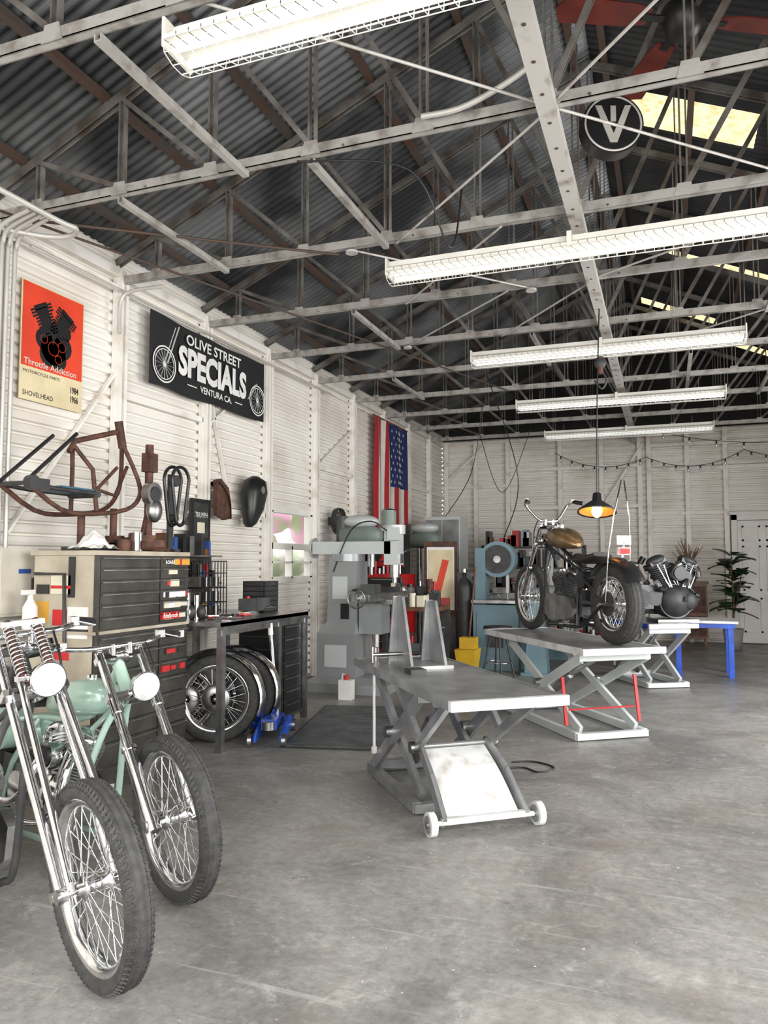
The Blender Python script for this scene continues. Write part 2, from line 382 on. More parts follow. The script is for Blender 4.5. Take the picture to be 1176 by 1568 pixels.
rod((-1.75,4.97,3.68),(-.5,3.735,3.68));rod((-1.75,2.5,3.7),(-.5,3.735,3.7));rod((-1.0,6.2,3.68),(-2.1,4.97,3.68));rod((-2.1,6.2,3.68),(-1.0,4.97,3.68))
rod((-.5,3.735,3.7),(.8,4.97,3.7));rod((-.5,3.735,3.7),(.6,2.5,3.7));rod((-.5,6.2,3.7),(1.5,4.97,3.7));rod((-2.5,7.44,3.68),(-1.2,6.2,3.68));rod((-.5,8.67,3.68),(.9,7.44,3.68));rod((-1.5,7.44,3.68),(-.5,6.2,3.68))
rod((-3.9,3.735,3.66),(-2.2,4.97,3.66),.010,PURL);rod((-4.1,3.3,3.68),(-1.9,9.9,3.68),.009,PURL)
for x,y in((-2.1,4.97),(-1.0,6.2),(-1.55,5.6),(-2.5,7.44)): b.cyl((x,y,3.655),(x,y,3.67),.045,TRB,n=12)
b.build()
# ---------------- fluorescent fixtures
b=B('fluorescent_light')
x0,x1=-1.8,.72
b.prism([(-.035,.055),(.035,.055),(.035,.02),(.09,-.01),(.09,-.028),(-.09,-.028),(-.09,-.01),(-.035,.02)],(x0,0,0),(0,1,0),(0,0,1),x1-x0,FIXW)
for y in(-.05,.05): b.cyl((x0+.02,y,-.05),(x1-.02,y,-.05),.018,TUBEM,n=10)
for y,z in((-.095,-.03),(-.09,-.055),(-.085,-.08),(.095,-.03),(.09,-.055),(.085,-.08),(-.03,-.10),(.03,-.10)): b.cyl((x0,y,z),(x1,y,z),.0028,FIXW,n=4)
n=44
for i in range(n+1):
    x=x0+(x1-x0)*i/n
    b.tube([(x,-.095,-.03),(x,-.085,-.08),(x,-.03,-.10),(x,.03,-.10),(x,.085,-.08),(x,.095,-.03)],.0024,FIXW,n=4)
    if i<n:
        b.cyl((x,-.095,-.03),(x+(x1-x0)/n,-.085,-.08),.0016,DKG,n=3,caps=False)
        b.bb((x-.0015,-.0915,-.028),(x+.0015,-.0905,-.01),DKG)
for x in(x0+.3,(x0+x1)/2,x1-.3): b.cyl((x,0,.06),(x,0,.17),.004,STEEL,n=5)
for x in(x0,x1): b.bb((x-.006,-.095,-.06),(x+.006,.095,.06),FIXW)
b.bb(((x0+x1)/2-.015,-.095,-.035),((x0+x1)/2+.015,.095,.062),FIXW)
f0=b.build();f0.location=(0,4.97,3.48)
for y in(2.45,7.44,9.9,12.38): inst(f0,T((0,y,3.48)))
# ---------------- wheel
def wheel(b,c,ax,R,tr,tire=RUB,rim=CHROME,hub=CHROME,tw=None,spokes=40,hw=.05,groove=True,nseg=72):
    c=V(c);ax,u,w=basis(ax);tw=tw or tr
    prof=[];k=30
    for i in range(k):
        t=2*math.pi*i/k;rr=math.cos(t);aa=math.sin(t)
        e=.8;rx=(abs(rr)**e)*(1 if rr>0 else -1);ay=(abs(aa)**e)*(1 if aa>0 else -1)
        g=0
        if groove and rr>.45 and i%2==1: g=-.006
        prof.append((R-tr+rx*tr+g,ay*tw))
    b.rev(c,ax,prof,tire,nseg,True,sm=False)
    if groove:
        n=90
        for i in range(n):   # shoulder tread bars
            for sd in(-1,1):
                a=2*math.pi*(i+.5*(sd>0))/n;d=u*math.cos(a)+w*math.sin(a);d2=u*math.cos(a+.025)+w*math.sin(a+.025)
                b.bar(c+d*(R-tr*.10)+ax*sd*tw*.60,c+d2*(R-tr*.55)+ax*sd*tw*.93,.009,.005,tire,d)
    ri=R-2*tr
    b.rev(c,ax,[(ri+.012,-tw*.72),(ri+.012,-tw*.62),(ri-.008,-tw*.5),(ri-.016,0),(ri-.008,tw*.5),(ri+.012,tw*.62),(ri+.012,tw*.72),(ri+.004,tw*.72),(ri-.018,tw*.55),(ri-.026,0),(ri-.018,-tw*.55),(ri+.004,-tw*.72)],rim,nseg,True)
    b.rev(c,ax,[(0,-hw-.02),(.018,-hw-.02),(.018,-hw),(.038,-hw),(.038,-hw+.008),(.022,-hw+.015),(.022,hw-.015),(.038,hw-.008),(.038,hw),(.018,hw),(.018,hw+.02),(0,hw+.02)],hub,20)
    for i in range(spokes):
        sd=1 if i%2 else -1;a=2*math.pi*i/spokes;off=.62*(1 if (i//2)%2 else -1)
        d1=u*math.cos(a+off)+w*math.sin(a+off);d2=u*math.cos(a)+w*math.sin(a)
        b.cyl(c+d1*.034+ax*sd*(hw-.004),c+d2*(ri-.02)+ax*sd*.006,.0022,rim,n=4,caps=False)
def vtwin(b,cx,cz,s=1,case=ALU,cov=CHROME):
    c=V((cx,0,cz))
    b.cyl(c+V((0,-.07,0))*s,c+V((0,.07,0))*s,.125*s,case,n=24)
    b.rev(c+V((0,-.07,0))*s,(0,-1,0),[(.115*s,0),(.11*s,.02*s),(.07*s,.035*s),(.06*s,.045*s),(0,.05*s)],cov,24)
    b.ell(c+V((.09,-.09,.0))*s,(.06*s,.03*s,.06*s),cov)
    b.prism([(-.33,-.07),(-.36,0),(-.33,.07),(-.25,.095),(.04,.11),(.11,.06),(.11,-.06),(.04,-.11),(-.25,-.095)],(cx,.115*s,cz),(s,0,0),(0,0,s),-.045*s,cov)
    for a in(24,-22):
        a=math.radians(a);d=V((math.sin(a),0,math.cos(a)))
        b.cyl(c+d*.10*s,c+d*.30*s,.048*s,case,n=16)
        for i in range(11):
            p=c+d*(.125+i*.0145)*s;b.cyl(p,p+d*.006*s,(.070 if i<8 else .078)*s,case,n=18)
        p=c+d*.30*s
        R=Matrix((V((d.z,0,-d.x)),V((0,1,0)),d)).transposed()
        b.ell(p+d*.012*s,(.075*s,.055*s,.036*s),cov,R);b.box(p,(.12*s,.08*s,.03*s),case,R)
        for o in(-.03,.02): b.cyl(c+V((o*.3+d.x*.12,-.085,.10))*s,c+d*.28*s+V((o,-.062,0))*s,.008*s,CHROME,n=8)
    b.cyl(c+V((.0,-.06,.2))*s,c+V((.0,-.13,.2))*s,.055*s,cov,n=20);b.cyl(c+V((0,-.13,.2))*s,c+V((0,-.145,.2))*s,.045*s,BLK,n=20)
    b.box(c+V((-.27,0,.03))*s,(.2*s,.15*s,.17*s),case);b.cyl(c+V((-.27,-.08,.02))*s,c+V((-.27,-.10,.02))*s,.07*s,cov,n=18)
def sup(x,cy,cz,hy,hz,n=18,e=.75,bot=1):
    r=[]
    for i in range(n):
        t=2*math.pi*i/n;cc,ss=math.cos(t),math.sin(t)
        yy=(abs(cc)**e)*(1 if cc>0 else -1)*hy;zz=(abs(ss)**e)*(1 if ss>0 else -1)*hz*(bot if ss<0 else 1)
        r.append(V((x,cy+yy,cz+zz)))
    return r
def chopper(name,M,wb=1.62,RF=.34,RR=.33,paint=MINT,fm=MINT,springer=False,steer=-12,tz=.80,bars='low',rake=36,fl=.80,sissy=False,ftr=.033,ftw=.045,hlm=True,fender=None,rtw=.062,stand=True,case=ALU,cov=CHROME,ts=1,hlr=1):
    b=B(name,M)
    wheel(b,(0,0,RR),(0,1,0),RR,.058,tw=rtw,hw=.07)
    b.cyl((0,-.16,RR),(0,.16,RR),.011,CHROME,n=8);b.cyl((0,-.075,RR),(0,-.085,RR),.11,STEEL,n=28);b.cyl((0,.075,RR),(0,.083,RR),.10,DKG,n=28)
    ra=math.radians(rake);A=V((wb,0,RF));sa=V((-math.sin(ra),0,math.cos(ra)));fo=V((math.cos(ra),0,math.sin(ra)))
    lo=A+sa*(fl-.2);up=A+sa*fl;N=(lo+up)/2-fo*.055
    b.push(T(N)@Matrix.Rotation(math.radians(steer),4,sa)@T(-N))
    wheel(b,A,(0,1,0),RF,ftr,hw=.045,spokes=40,tw=ftw)
    b.cyl(A-V((0,.13,0)),A+V((0,.13,0)),.010,CHROME,n=10)
    for y in(-.095,.095):
        yv=V((0,y,0))
        b.cyl(A+V((0,y*1.05,0)),A+V((0,y*1.4,0)),.024,CHROME,n=10)
        if springer:
            b.cyl(A-fo*.06+sa*.02+yv,up-fo*.02+yv*.9,.018,CHROME,n=10)
            b.cyl(A+fo*.035+sa*.0+yv,lo+fo*.065+sa*.02+yv*.7,.0135,CHROME,n=10)
            b.bar(A-fo*.07+sa*.02+yv,A+fo*.05+yv,.016,.034,CHROME)
            b.cyl(A-fo*.06+sa*.02+yv*.9,A-fo*.06+sa*.02+yv*1.35,.018,CHROME,n=10)
            pts=[]
            for i in range(120):
                t=i/119;pts.append(lo+fo*.065+sa*(.02+.24*t)+yv*.55+(fo*math.cos(t*13*6.283)+V((0,1,0))*math.sin(t*13*6.283))*.021)
            b.tube(pts,.0045,CHROME,n=5)
            b.cyl(lo+fo*.065+sa*.0+yv*.55,lo+fo*.065+sa*.28+yv*.55,.014,RUSTB,n=8)
        else:
            b.cyl(A-sa*.03+yv,A+sa*.33+yv,.029,CHROME,n=14);b.cyl(A+sa*.33+yv,A+sa*.345+yv,.034,CHROME,n=14)
            b.cyl(A+sa*.34+yv,up+sa*.03+yv,.0205,CHROME,n=12);b.cyl(lo-sa*.08+yv,lo-sa*.01+yv,.027,CHROME,n=12)
            b.cyl(A-sa*.03+yv,A+sa*.02+yv,.034,CHROME,n=12)
    for p,w in((lo,.26),(up,.25)):
        b.push(T(p)@Matrix.Rotation(-ra,4,'Y'))
        b.rev((-.02,0,0),(0,0,1),[(0,-.016),(.045,-.016),(.05,0),(.045,.016),(0,.016)],CHROME,16)
        b.box((-.01,0,0),(.055,w-.02,.026),CHROME);b.pop()
    if springer: b.box(lo+fo*.065+sa*.02,(.04,.16,.02),CHROME);b.box(lo+fo*.065+sa*.27,(.05,.16,.02),CHROME)
    if hlm:
        h=lo+fo*.11-sa*.02;h=h+V((.03,0,.0));k=hlr*.85
        b.rev(h,(1,0,-.05),[(0,-.085*k),(.035*k,-.08*k),(.062*k,-.05*k),(.074*k,0),(.078*k,.012*k),(.074*k,.02*k)],CHROME,24)
        b.rev(h,(1,0,-.05),[(.072*k,.018*k),(.05*k,.032*k),(0,.038*k)],GLASS,24);b.cyl(h,lo,.012,CHROME)
    if bars=='low':
        P=[(-.16,.33,.05),(-.12,.28,.06),(-.02,.16,.05),(0,.06,.05),(0,-.06,.05),(-.02,-.16,.05),(-.12,-.28,.06),(-.16,-.33,.05)]
    elif bars=='ape':
        P=[(-.12,.28,.22),(-.02,.25,.24),(.05,.22,.20),(.02,.12,.08),(0,.06,.05),(0,-.06,.05),(.02,-.12,.08),(.05,-.22,.20),(-.02,-.25,.24),(-.12,-.28,.22)]
    P=[up+V(p) for p in P]
    b.tube(P,.0125,CHROME,n=10,sub=5)
    for e,e2 in((P[0],P[1]),(P[-1],P[-2])):
        d=(e-e2).normalized();b.cyl(e-d*.09,e+d*.035,.019,BLK,n=12)
        b.cyl(e-d*.11+V((.03,0,0)),e+V((.07,0,-.01)),.006,CHROME,n=6);b.box(e-d*.12,(.05,.03,.035),CHROME)
    for y in(-.04,.04): b.cyl(up+V((0,y,-.01)),up+V((0,y,.06)),.016,CHROME,n=10)
    b.tube([up+V((0,.12,.05)),up+V((.12,.10,-.05)),lo+V((.05,.10,-.1)),A+sa*.2+V((0,.1,0))],.005,BLK,n=5,sub=5)
    b.pop()
    nb=N-sa*.11;ntp=N+sa*.11;b.cyl(nb,ntp,.030,fm,n=14)
    xn=N.x;bk=V((.52,0,.62))
    b.tube([ntp-sa*.03,(xn-.22,0,tz-.04),bk],.019,fm,n=10,sub=4)
    b.tube([nb+sa*.04,(xn-.25,0,tz-.14),bk+V((.05,0,-.02))],.013,fm,n=8)
    for y in(-1,1):
        b.tube([nb+sa*.02,(xn-.03,y*.05,nb.z-.12),(xn-.13,y*.12,.22),(xn-.2,y*.12,.13),(xn-.32,y*.12,.11),(.45,y*.12,.11),(.3,y*.12,.15),(0,y*.125,RR)],.0155,fm,n=9,sub=5)
        b.tube([bk,(.44,y*.08,.60),(.32,y*.115,.545),(0,y*.125,RR)],.0145,fm,n=9,sub=5)
        b.tube([bk,(.46,y*.09,.4),(.43,y*.12,.12)],.014,fm,n=8,sub=3)
        b.cyl((.62,y*.12,.13),(.62,y*.27,.13),.012,CHROME,n=8);b.cyl((.62,y*.2,.13),(.62,y*.30,.13),.019,BLK,n=10)
    ex=(xn-.13+.42)/2+.09
    vtwin(b,ex,.27,1.08,case,cov)
    b.tube([(ex+.14,-.06,.50),(ex+.2,-.14,.45),(ex+.16,-.17,.24),(ex-.1,-.17,.17),(ex-.5,-.18,.20),(ex-.85,-.2,.26)],.021,CHROME,n=12,sub=6)
    b.tube([(ex-.1,-.06,.50),(ex-.06,-.14,.44),(ex-.1,-.18,.30),(ex-.3,-.18,.24),(ex-.8,-.2,.31)],.021,CHROME,n=12,sub=6)
    # wiring, oil lines, coil, battery
    b.tube([(ex-.1,.06,.5),(ex-.2,.09,.58),(.5,.07,.5),(.4,.05,.35)],.008,BLK,n=6,sub=4);b.tube([(ex+.05,-.08,.2),(ex-.1,-.1,.4),(.45,-.08,.52)],.007,BLK,n=6,sub=4)
    b.box((.40,0,.36),(.10,.16,.14),BLK);b.box((ex-.02,.07,.5),(.08,.05,.06),DKG)
    b.box((.1,.12,RR),(.5,.012,.03),DKG)
    t0=xn-.09;rings=[]
    for f,hy,hz,dz in((0,.025,.03,.0),(.03,.06,.062,.0),(.12,.095,.085,.005),(.3,.125,.098,.008),(.5,.13,.095,.004),(.7,.11,.08,-.006),(.88,.075,.055,-.02),(.97,.045,.03,-.03),(1,.02,.015,-.035)):
        rings.append(sup(t0-f*.47,0,tz+.035+dz-(f*.035),hy*ts,hz*ts,bot=.8))
    b.loft(rings,paint);b.cyl((t0-.16,0,tz+.11*ts),(t0-.16,0,tz+.145*ts),.026,CHROME,n=14)
    rings=[]
    for f,hy,hz,dz in((0,.04,.012,.05),(.06,.07,.022,.03),(.3,.13,.03,.0),(.6,.155,.035,.0),(.85,.14,.035,.02),(1,.08,.02,.05)):
        rings.append(sup(.60-f*.40,0,.69+dz,hy,hz))
    b.loft(rings,LEATH)
    b.arc((0,0,RR),38,150,[(RR+.012,-.085),(RR+.035,-.075),(RR+.05,-.03),(RR+.052,0),(RR+.05,.03),(RR+.035,.075),(RR+.012,.085)],fender or paint)
    if sissy:
        b.tube([(0,.10,RR),(-.06,.10,RR+.42),(-.10,.07,1.05),(-.13,0.012,1.34),(-.13,-.012,1.34),(-.10,-.07,1.05),(-.06,-.10,RR+.42),(0,-.10,RR)],.006,CHROME,n=8)
        b.box((-.12,0,RR+.43),(.03,.11,.06),CHROME);b.box((-.14,0,RR+.43),(.015,.09,.045),REDL);b.box((-.13,0,RR+.52),(.006,.13,.075),FWHT);b.bar((-.1,0,RR+.38),(-.13,0,RR+.50),.02,.01,CHROME)
    b.cyl((.36,-.12,.52),(.36,.12,.52),.075,fm,n=18)
    if stand: b.tube([(.62,.14,.12),(.6,.2,.08),(.55,.3,.035)],.010,CHROME,n=6);
    return b.build()
def bikeM(fx,fy,ang,wb,lean=0,z=0):
    a=math.radians(ang);return T((fx-wb*math.cos(a),fy-wb*math.sin(a),z))@RZm(ang)@RXm(lean)
chopper('chopper_motorcycle',bikeM(-1.955,2.72,-16,1.64,-5),wb=1.64,paint=MINT,fm=MINT,springer=False,steer=-15,tz=.72,fl=.79,rake=37,hlr=1)
chopper('chopper_motorcycle',bikeM(-1.80,2.08,-15,1.74,-5),wb=1.74,paint=BLK,fm=DKG,springer=True,steer=-14,fl=.96,rake=40,tz=.86)
aL=math.degrees(math.atan2(.812,-.584))
chopper('custom_motorcycle',T((-.394,6.53,.735))@RZm(aL),wb=1.54,RF=.33,RR=.33,paint=GOLD,fm=BLK,springer=False,steer=0,tz=.86,bars='ape',rake=30,fl=.80,sissy=True,ftr=.04,ftw=.045,rtw=.07,fender=BLK,stand=False,case=MACHD,cov=STEEL,ts=1.12,hlr=.8)
# ---------------- lifts
def lift(name,fc,H,L,W,ramp=False,topm=LIFT,legm=LIFT,vise=False,ang=(-.615,.788),bx=(.6,1.5),redb=False,edge=LIFTW):
    X=V((ang[0],ang[1],0)).normalized();Y=V((-X.y,X.x,0))
    M=Matrix(((X.x,Y.x,0,fc[0]),(X.y,Y.y,0,fc[1]),(0,0,1,0),(0,0,0,1)))
    b=B(name,M);w=W/2
    b.bb((0,-w,H-.012),(L,w,H),LIFT)
    for y in(-w,w): b.bb((0,y-.010,H-.048),(L,y+.010,H+.004),topm)
    b.bb((-.012,-w-.018,H-.045),(.022,w+.018,H+.005),edge);b.bb((L-.02,-w,H-.05),(L,w,H+.004),topm)
    for x in(.4,.9,1.4): 
        if x<L-.1: b.bb((x-.03,-w,H-.05),(x+.03,w,H-.012),topm)
    a0,a1=bx
    for y in(-w+.05,w-.05):
        b.bar((a0,y,.035),(a1,y,.035),.05,.06,legm)
        s=1 if y>0 else -1
        b.bar((a1-.08,y,.07),(a0-.05,y,H-.08),.03,.07,legm)
        b.bar((a0+.05,y-s*.05,.07),(a1+.02,y-s*.05,H-.08),.03,.07,legm)
        b.cyl(((a0+a1)/2-.01,y-.05,H/2),((a0+a1)/2-.01,y+.05,H/2),.035,STEEL)
        if redb: b.bar((a0+.12,y+s*.035,.10),(a0+.18,y+s*.035,H-.26),.016,.025,RED);
    if redb: b.bar((a0+.14,-w+.05,.22),(a0+.14,w-.05,.22),.012,.012,RED)
    for x,z in((a0,.035),(a1,.035),(a1-.08,.07),(a0-.05,H-.08)):
        b.bar((x,-w+.03,z),(x,w-.03,z),.05,.05,legm)
    b.cyl((a1-.15,0,.1),((a0+a1)/2,0,H/2+.05),.035,STEEL);b.cyl(((a0+a1)/2,0,H/2+.05),(a0+.2,0,H-.12),.02,CHROME)
    if ramp:
        x0,z0,x1,z1=.30,.055,.73,.35
        n=8;vs=[];fs=[]
        for i in range(n+1):
            t=i/n;x=x0+.03+(x1-x0-.05)*t;z=z0+.02+(z1-z0-.03)*t+math.sin(t*math.pi)*.022;hw=.205-.02*t
            vs+=[(x,-hw,z),(x,hw,z),(x,-hw,z-.012),(x,hw,z-.012)]
        for i in range(n):
            o=4*i;fs+=[(o,o+1,o+5,o+4),(o+2,o+6,o+7,o+3)]
        b.add(vs,fs,LIFTW,True)
        for s in(-1,1):
            P=[(x0,s*.235,z0),((x0+x1)/2,s*.225,(z0+z1)/2+.035),(x1,s*.205,z1)]
            for p,q in zip(P,P[1:]): b.bar(p,q,.022,.065,LIFT)
            b.bar((x1,s*.225,z1),(.20,s*.255,H-.05),.03,.05,LIFT);b.bar((.62,s*.255,.42),(.95,s*.265,H-.06),.03,.05,LIFT)
            b.cyl((x0,s*.29,.062),(x0,s*.325,.062),.062,LIFTW,n=28);b.cyl((x0,s*.285,.062),(x0,s*.33,.062),.045,LIFT,n=24);b.cyl((x0,s*.28,.062),(x0,s*.335,.062),.018,STEEL,n=12)
        b.cyl((x0,-.32,z0+.007),(x0,.32,z0+.007),.014,LIFTW);b.bar((x0,-.25,z0+.015),(x0,.25,z0+.015),.03,.03,LIFTW);b.cyl((x1,-.25,z1),(x1,.25,z1),.016,LIFT)
        b.cyl((x1,-.27,z1),(x1,-.20,z1),.032,STEEL);b.cyl((x1,.27,z1),(x1,.20,z1),.032,STEEL)
        b.cyl((.9,-.05,H-.14),(.9,.05,H-.14),.06,LIFTW,n=20)
        b.cyl((1.38,w-.02,.20),(1.38,w-.02,H-.05),.010,LIFTW,n=8);b.cyl((1.38,w-.02,.17),(1.38,w-.02,.21),.020,LIFTW,n=8)
    if vise:
        for y,hh in((-.11,.42),(.12,.45)):
            b.prism([(1.12,H),(1.55,H),(1.38,H+hh),(1.30,H+hh)],(0,y,0),(1,0,0),(0,0,1),.018,LIFT)
            b.prism([(-.06,0),(.06,0),(.025,hh),(-.025,hh)],(1.40,y,H),(0,1,0),(0,0,1),.02,LIFT)
        b.bb((1.1,-.16,H),(1.58,.17,H+.02),LIFT);b.cyl((1.3,.12,H+.08),(1.3,.32,H+.08),.012,STEEL);b.cyl((1.3,.32,H+.03),(1.3,.32,H+.13),.008,STEEL)
        b.bb((.9,.1,H),(1.02,.2,H+.03),DKG);b.cyl((1.62,.2,H),(1.62,.2,H+.09),.02,STEEL)
    return b.build()
fc1=(-1.10*.668,5.64*.668)
lift('motorcycle_lift_table',fc1,.73,1.78,.61,True,vise=True,bx=(.65,1.55))
lift('motorcycle_lift_table',(-.32,6.23),.735,1.9,.70,False,LIFTW,MACH,bx=(.2,1.5),ang=(-.59,.807),redb=True)
lift('motorcycle_lift_table',(.06,9.05),.72,1.3,.56,False,BLUE,MACH,bx=(.15,1.0),ang=(-.5,.86))
b=B('low_blue_work_table',T((.42,10.5,0)))
b.bb((-.35,-.3,.60),(.35,.3,.66),BLUE);b.bb((-.38,-.33,.66),(.38,.33,.69),LIFTW)
for sx in(-.3,.3):
    for sy in(-.25,.25): b.bb((sx-.03,sy-.03,0),(sx+.03,sy+.03,.60),BLUE)
b.build()
b=B('v_twin_engine',T((.05,9.45,.725))@RZm(25)@Matrix.Scale(1.6,4))
vtwin(b,0,.15,1.0,MACHD,DKG);b.box((0,0,.01),(.3,.2,.02),STEEL);vtwin(b,.06,.16,.8,DKG,BLK)
for i in range(26):
    p=V((random.uniform(-.3,.2),random.uniform(-.14,.1),random.uniform(.05,.42)));b.cyl(p,p+V((random.uniform(-.06,.06),random.uniform(-.04,.0),random.uniform(-.04,.05))),.022,random.choice([STEEL,DKG,CHROME,BLK,BLK]),n=8)
b.build()
# ---------------- tool chest
b=B('tool_chest')
cx0,cx1,cy0,cy1=-3.91,-3.37,3.87,4.85
b.bb((cx0,cy0,.10),(cx1-.02,cy1,.95),BEIGE);b.bb((cx0+.02,cy0+.005,.96),(cx1-.03,cy1-.005,1.45),BEIGE);b.bb((cx0,cy0-.01,1.45),(cx1,cy1+.01,1.48),BEIGE);b.bb((cx0,cy0-.01,.945),(cx1,cy1+.01,.965),BEIGE)
b.bb((cx1-.028,cy0,.1),(cx1-.015,cy1,1.45),DRAW);b.bb((cx1-.02,cy0-.003,.1),(cx1+.01,cy0+.012,1.45),DRAW)
for z0,z1,n in((.14,.93,7),(.975,1.445,6)):
    h=(z1-z0)/n
    for i in range(n):
        for ya,yb in((cy0+.025,cy0+.62),(cy0+.635,cy1-.015)):
            b.bb((cx1-.02,ya,z0+i*h+.003),(cx1+.004,yb,z0+(i+1)*h-.003),DRAW);b.bb((cx1+.004,ya+.005,z0+(i+1)*h-.017),(cx1+.020,yb-.005,z0+(i+1)*h-.012),STEEL)
for x in(cx0+.08,cx1-.1):
    for y in(cy0+.1,cy1-.1): b.cyl((x,y-.02,.05),(x,y+.02,.05),.05,RUB,n=16);b.box((x,y,.09),(.07,.07,.03),STEEL)
for i in range(44):
    y=random.uniform(cy0+.645,cy1-.11);z=random.choice([1.41,1.335,1.255,1.175,1.10,1.02,.88,.77,.65]);w=random.uniform(.05,.10);h=random.uniform(.028,.05)
    b.bb((cx1+.004,y,z-h/2),(cx1+.0065+i*.0003,y+w,z+h/2),random.choice([STK[2],STK[1],STK[0],STK[0],STK[2],STK[5],STK[3],STK[1]]))
b.text('ROARK',T((cx1+.024,cy0+.72,1.405))@WM,.11,.028,INK,.02);b.bb((cx1+.004,cy0+.64,1.0),(cx1+.020,cy0+.84,1.05),STK[0]);b.text('Edelbrock',T((cx1+.021,cy0+.74,1.025))@WM,.17,.033,INK,.02)
for x,z,w,h,mt in((-3.88,1.02,.12,.13,STK[3]),(-3.74,1.2,.16,.12,STK[5]),(-3.86,1.2,.1,.06,STK[2]),(-3.60,1.18,.05,.26,STK[2]),(-3.72,1.0,.12,.1,STK[0]),(-3.60,.92,.16,.2,INK),(-3.86,.8,.11,.1,STK[3]),(-3.70,.78,.12,.06,STK[0]),(-3.74,1.235,.16,.02,STK[0]),(-3.60,.96,.16,.02,STK[2])):
    b.bb((x,cy0-.004-(.002 if h<.03 else 0),z),(x+w,cy0+.006,z+h),mt)
b.tube([(-3.86,cy0-.02,1.33),(-3.62,cy0-.02,1.33),(-3.60,cy0-.02,.85)],.012,DKG,n=6)
b.build()
b=B('spray_bottle',T((-3.80,3.76,.98)));b.rev((0,0,0),(0,0,1),[(0,0),(.045,0),(.048,.02),(.045,.14),(.018,.19),(.018,.22),(0,.22)],CLOTH,20);b.box((0,-.02,.235),(.03,.09,.03),CLOTH);b.box((0,0,-.01),(.12,.12,.02),STEEL);b.bb((-.02,.03,-.02),(.02,.098,0),STEEL);b.build()
b=B('motorcycle_frame')
x=-3.72
def fp(y,z,dx=0): return (x+dx,y,z)
BF=mat('frame_blue',(.02,.10,.15),.5)
b.tube([fp(4.47,2.36),fp(4.02,2.22),fp(3.97,2.14)],.019,RUSTB,n=8)
for dx in(-.11,.11):
    b.tube([fp(4.49,2.28),fp(4.58,2.02,dx*.7),fp(4.56,1.88,dx),fp(4.42,1.78,dx),fp(4.08,1.73,dx),fp(3.8,1.74,dx),fp(3.52,1.885,dx)],.016,RUSTB,n=8,sub=3)
    b.tube([fp(4.0,2.2),fp(4.10,2.03,dx*.8),fp(4.12,1.75,dx)],.015,RUSTB,n=8)
    b.tube([fp(3.52,1.885,dx),fp(3.75,1.87,dx),fp(4.12,1.87,dx)],.014,DKG,n=8)
    b.tube([fp(3.50,1.885,dx),fp(3.93,2.25,dx*.9)],.013,BLK,n=8)
    b.tube([fp(4.10,1.90,dx),fp(4.3,1.87,dx),fp(4.5,2.10,dx*.4)],.013,RUSTB,n=8)
b.cyl(fp(4.50,2.24),fp(4.45,2.43),.03,RUSTB);b.cyl((x-.16,3.52,1.885),(x+.16,3.52,1.885),.014,BLK,n=8)
b.box(fp(3.95,1.88),(.22,.30,.03),BF);b.cyl((x+.12,3.52,1.885),(x+.17,3.52,1.885),.045,BLK);b.box(fp(3.62,1.885,.11),(.04,.12,.07),BLK)
b.cyl(fp(4.12,1.87,-.12),fp(4.12,1.87,.12),.03,DKG);b.cyl(fp(4.42,1.485),fp(4.42,1.79),.025,RUSTB);b.cyl(fp(4.1,1.485),fp(4.1,1.75),.025,RUSTB);b.bb((x-.13,4.06,1.485),(x+.13,4.46,1.51),DKG)
b.build()
b=B('engine_stand_post',T((-3.62,4.68,1.485)));b.cyl((0,0,0),(0,0,.80),.030,RUSTB);b.box((0,0,.01),(.25,.20,.02),RUSTB);b.bar((0,-.1,.02),(0,.0,.35),.02,.02,RUSTB)
b.box((.02,-.02,.66),(.08,.09,.14),RUSTB);b.cyl((.06,-.08,.42),(.12,-.08,.42),.085,STEEL,n=24);b.cyl((.12,-.08,.42),(.13,-.08,.42),.055,DKG,n=18);b.ell((.1,-.06,.3),(.05,.07,.09),STEEL);b.build()
b=B('primary_belt_drive',T((-3.6,4.92,1.485)))
for oo in(0,.05):
    pts=[]
    for i in range(40):
        t=2*math.pi*i/40;rr=.11 if math.sin(t)>0 else .055
        pts.append((.02+oo,rr*math.cos(t)+oo*.6,(.55 if math.sin(t)>0 else .26)+rr*math.sin(t)))
    b.tube(pts,.013,BLK,n=8,closed=True)
b.cyl((.0,0,.55),(.06,0,.55),.045,DKG,n=20);b.cyl((0,0,.26),(.06,0,.26),.03,DKG,n=20);b.bb((-.01,-.03,-.02),(.01,.03,.60),DKG);b.bb((-.1,-.07,0),(.1,.0,.02),DKG);b.build()
b=B('vintage_engine_parts',T((-3.63,4.22,1.485)))
for i in range(30):
    a=random.uniform(-.05,.22);c=random.uniform(-.15,.2);k=random.random();mt=random.choice([RUSTB,DKG,STEEL,RUSTB,RUSTB])
    if k<.5: b.cyl((c,a,0),(c,a,random.uniform(.03,.14)),random.uniform(.02,.06),mt)
    elif k<.75: b.bar((c,a,.025+i*.002),(c+random.uniform(-.1,.1),a+.13,.03+i*.002),.04,.05,mt)
    else: b.cyl((c,a-.06,.04),(c,a+.1,.04),.04,mt)
b.build()
b=B('shop_rag',T((-3.52,4.00,1.49)));
vs=[];fs=[]
for i in range(17):
    for j in range(17):
        u,v=i/16-.5,j/16-.5;r=math.hypot(u,v);vs.append((u*.26,v*.24,max(.004,.12*math.exp(-r*r*9)+.02*math.sin(u*19+2)*math.cos(v*16))))
for i in range(16):
    for j in range(16): fs.append((i*17+j,(i+1)*17+j,(i+1)*17+j+1,i*17+j+1))
b.add(vs,fs,CLOTH,True);b.build()
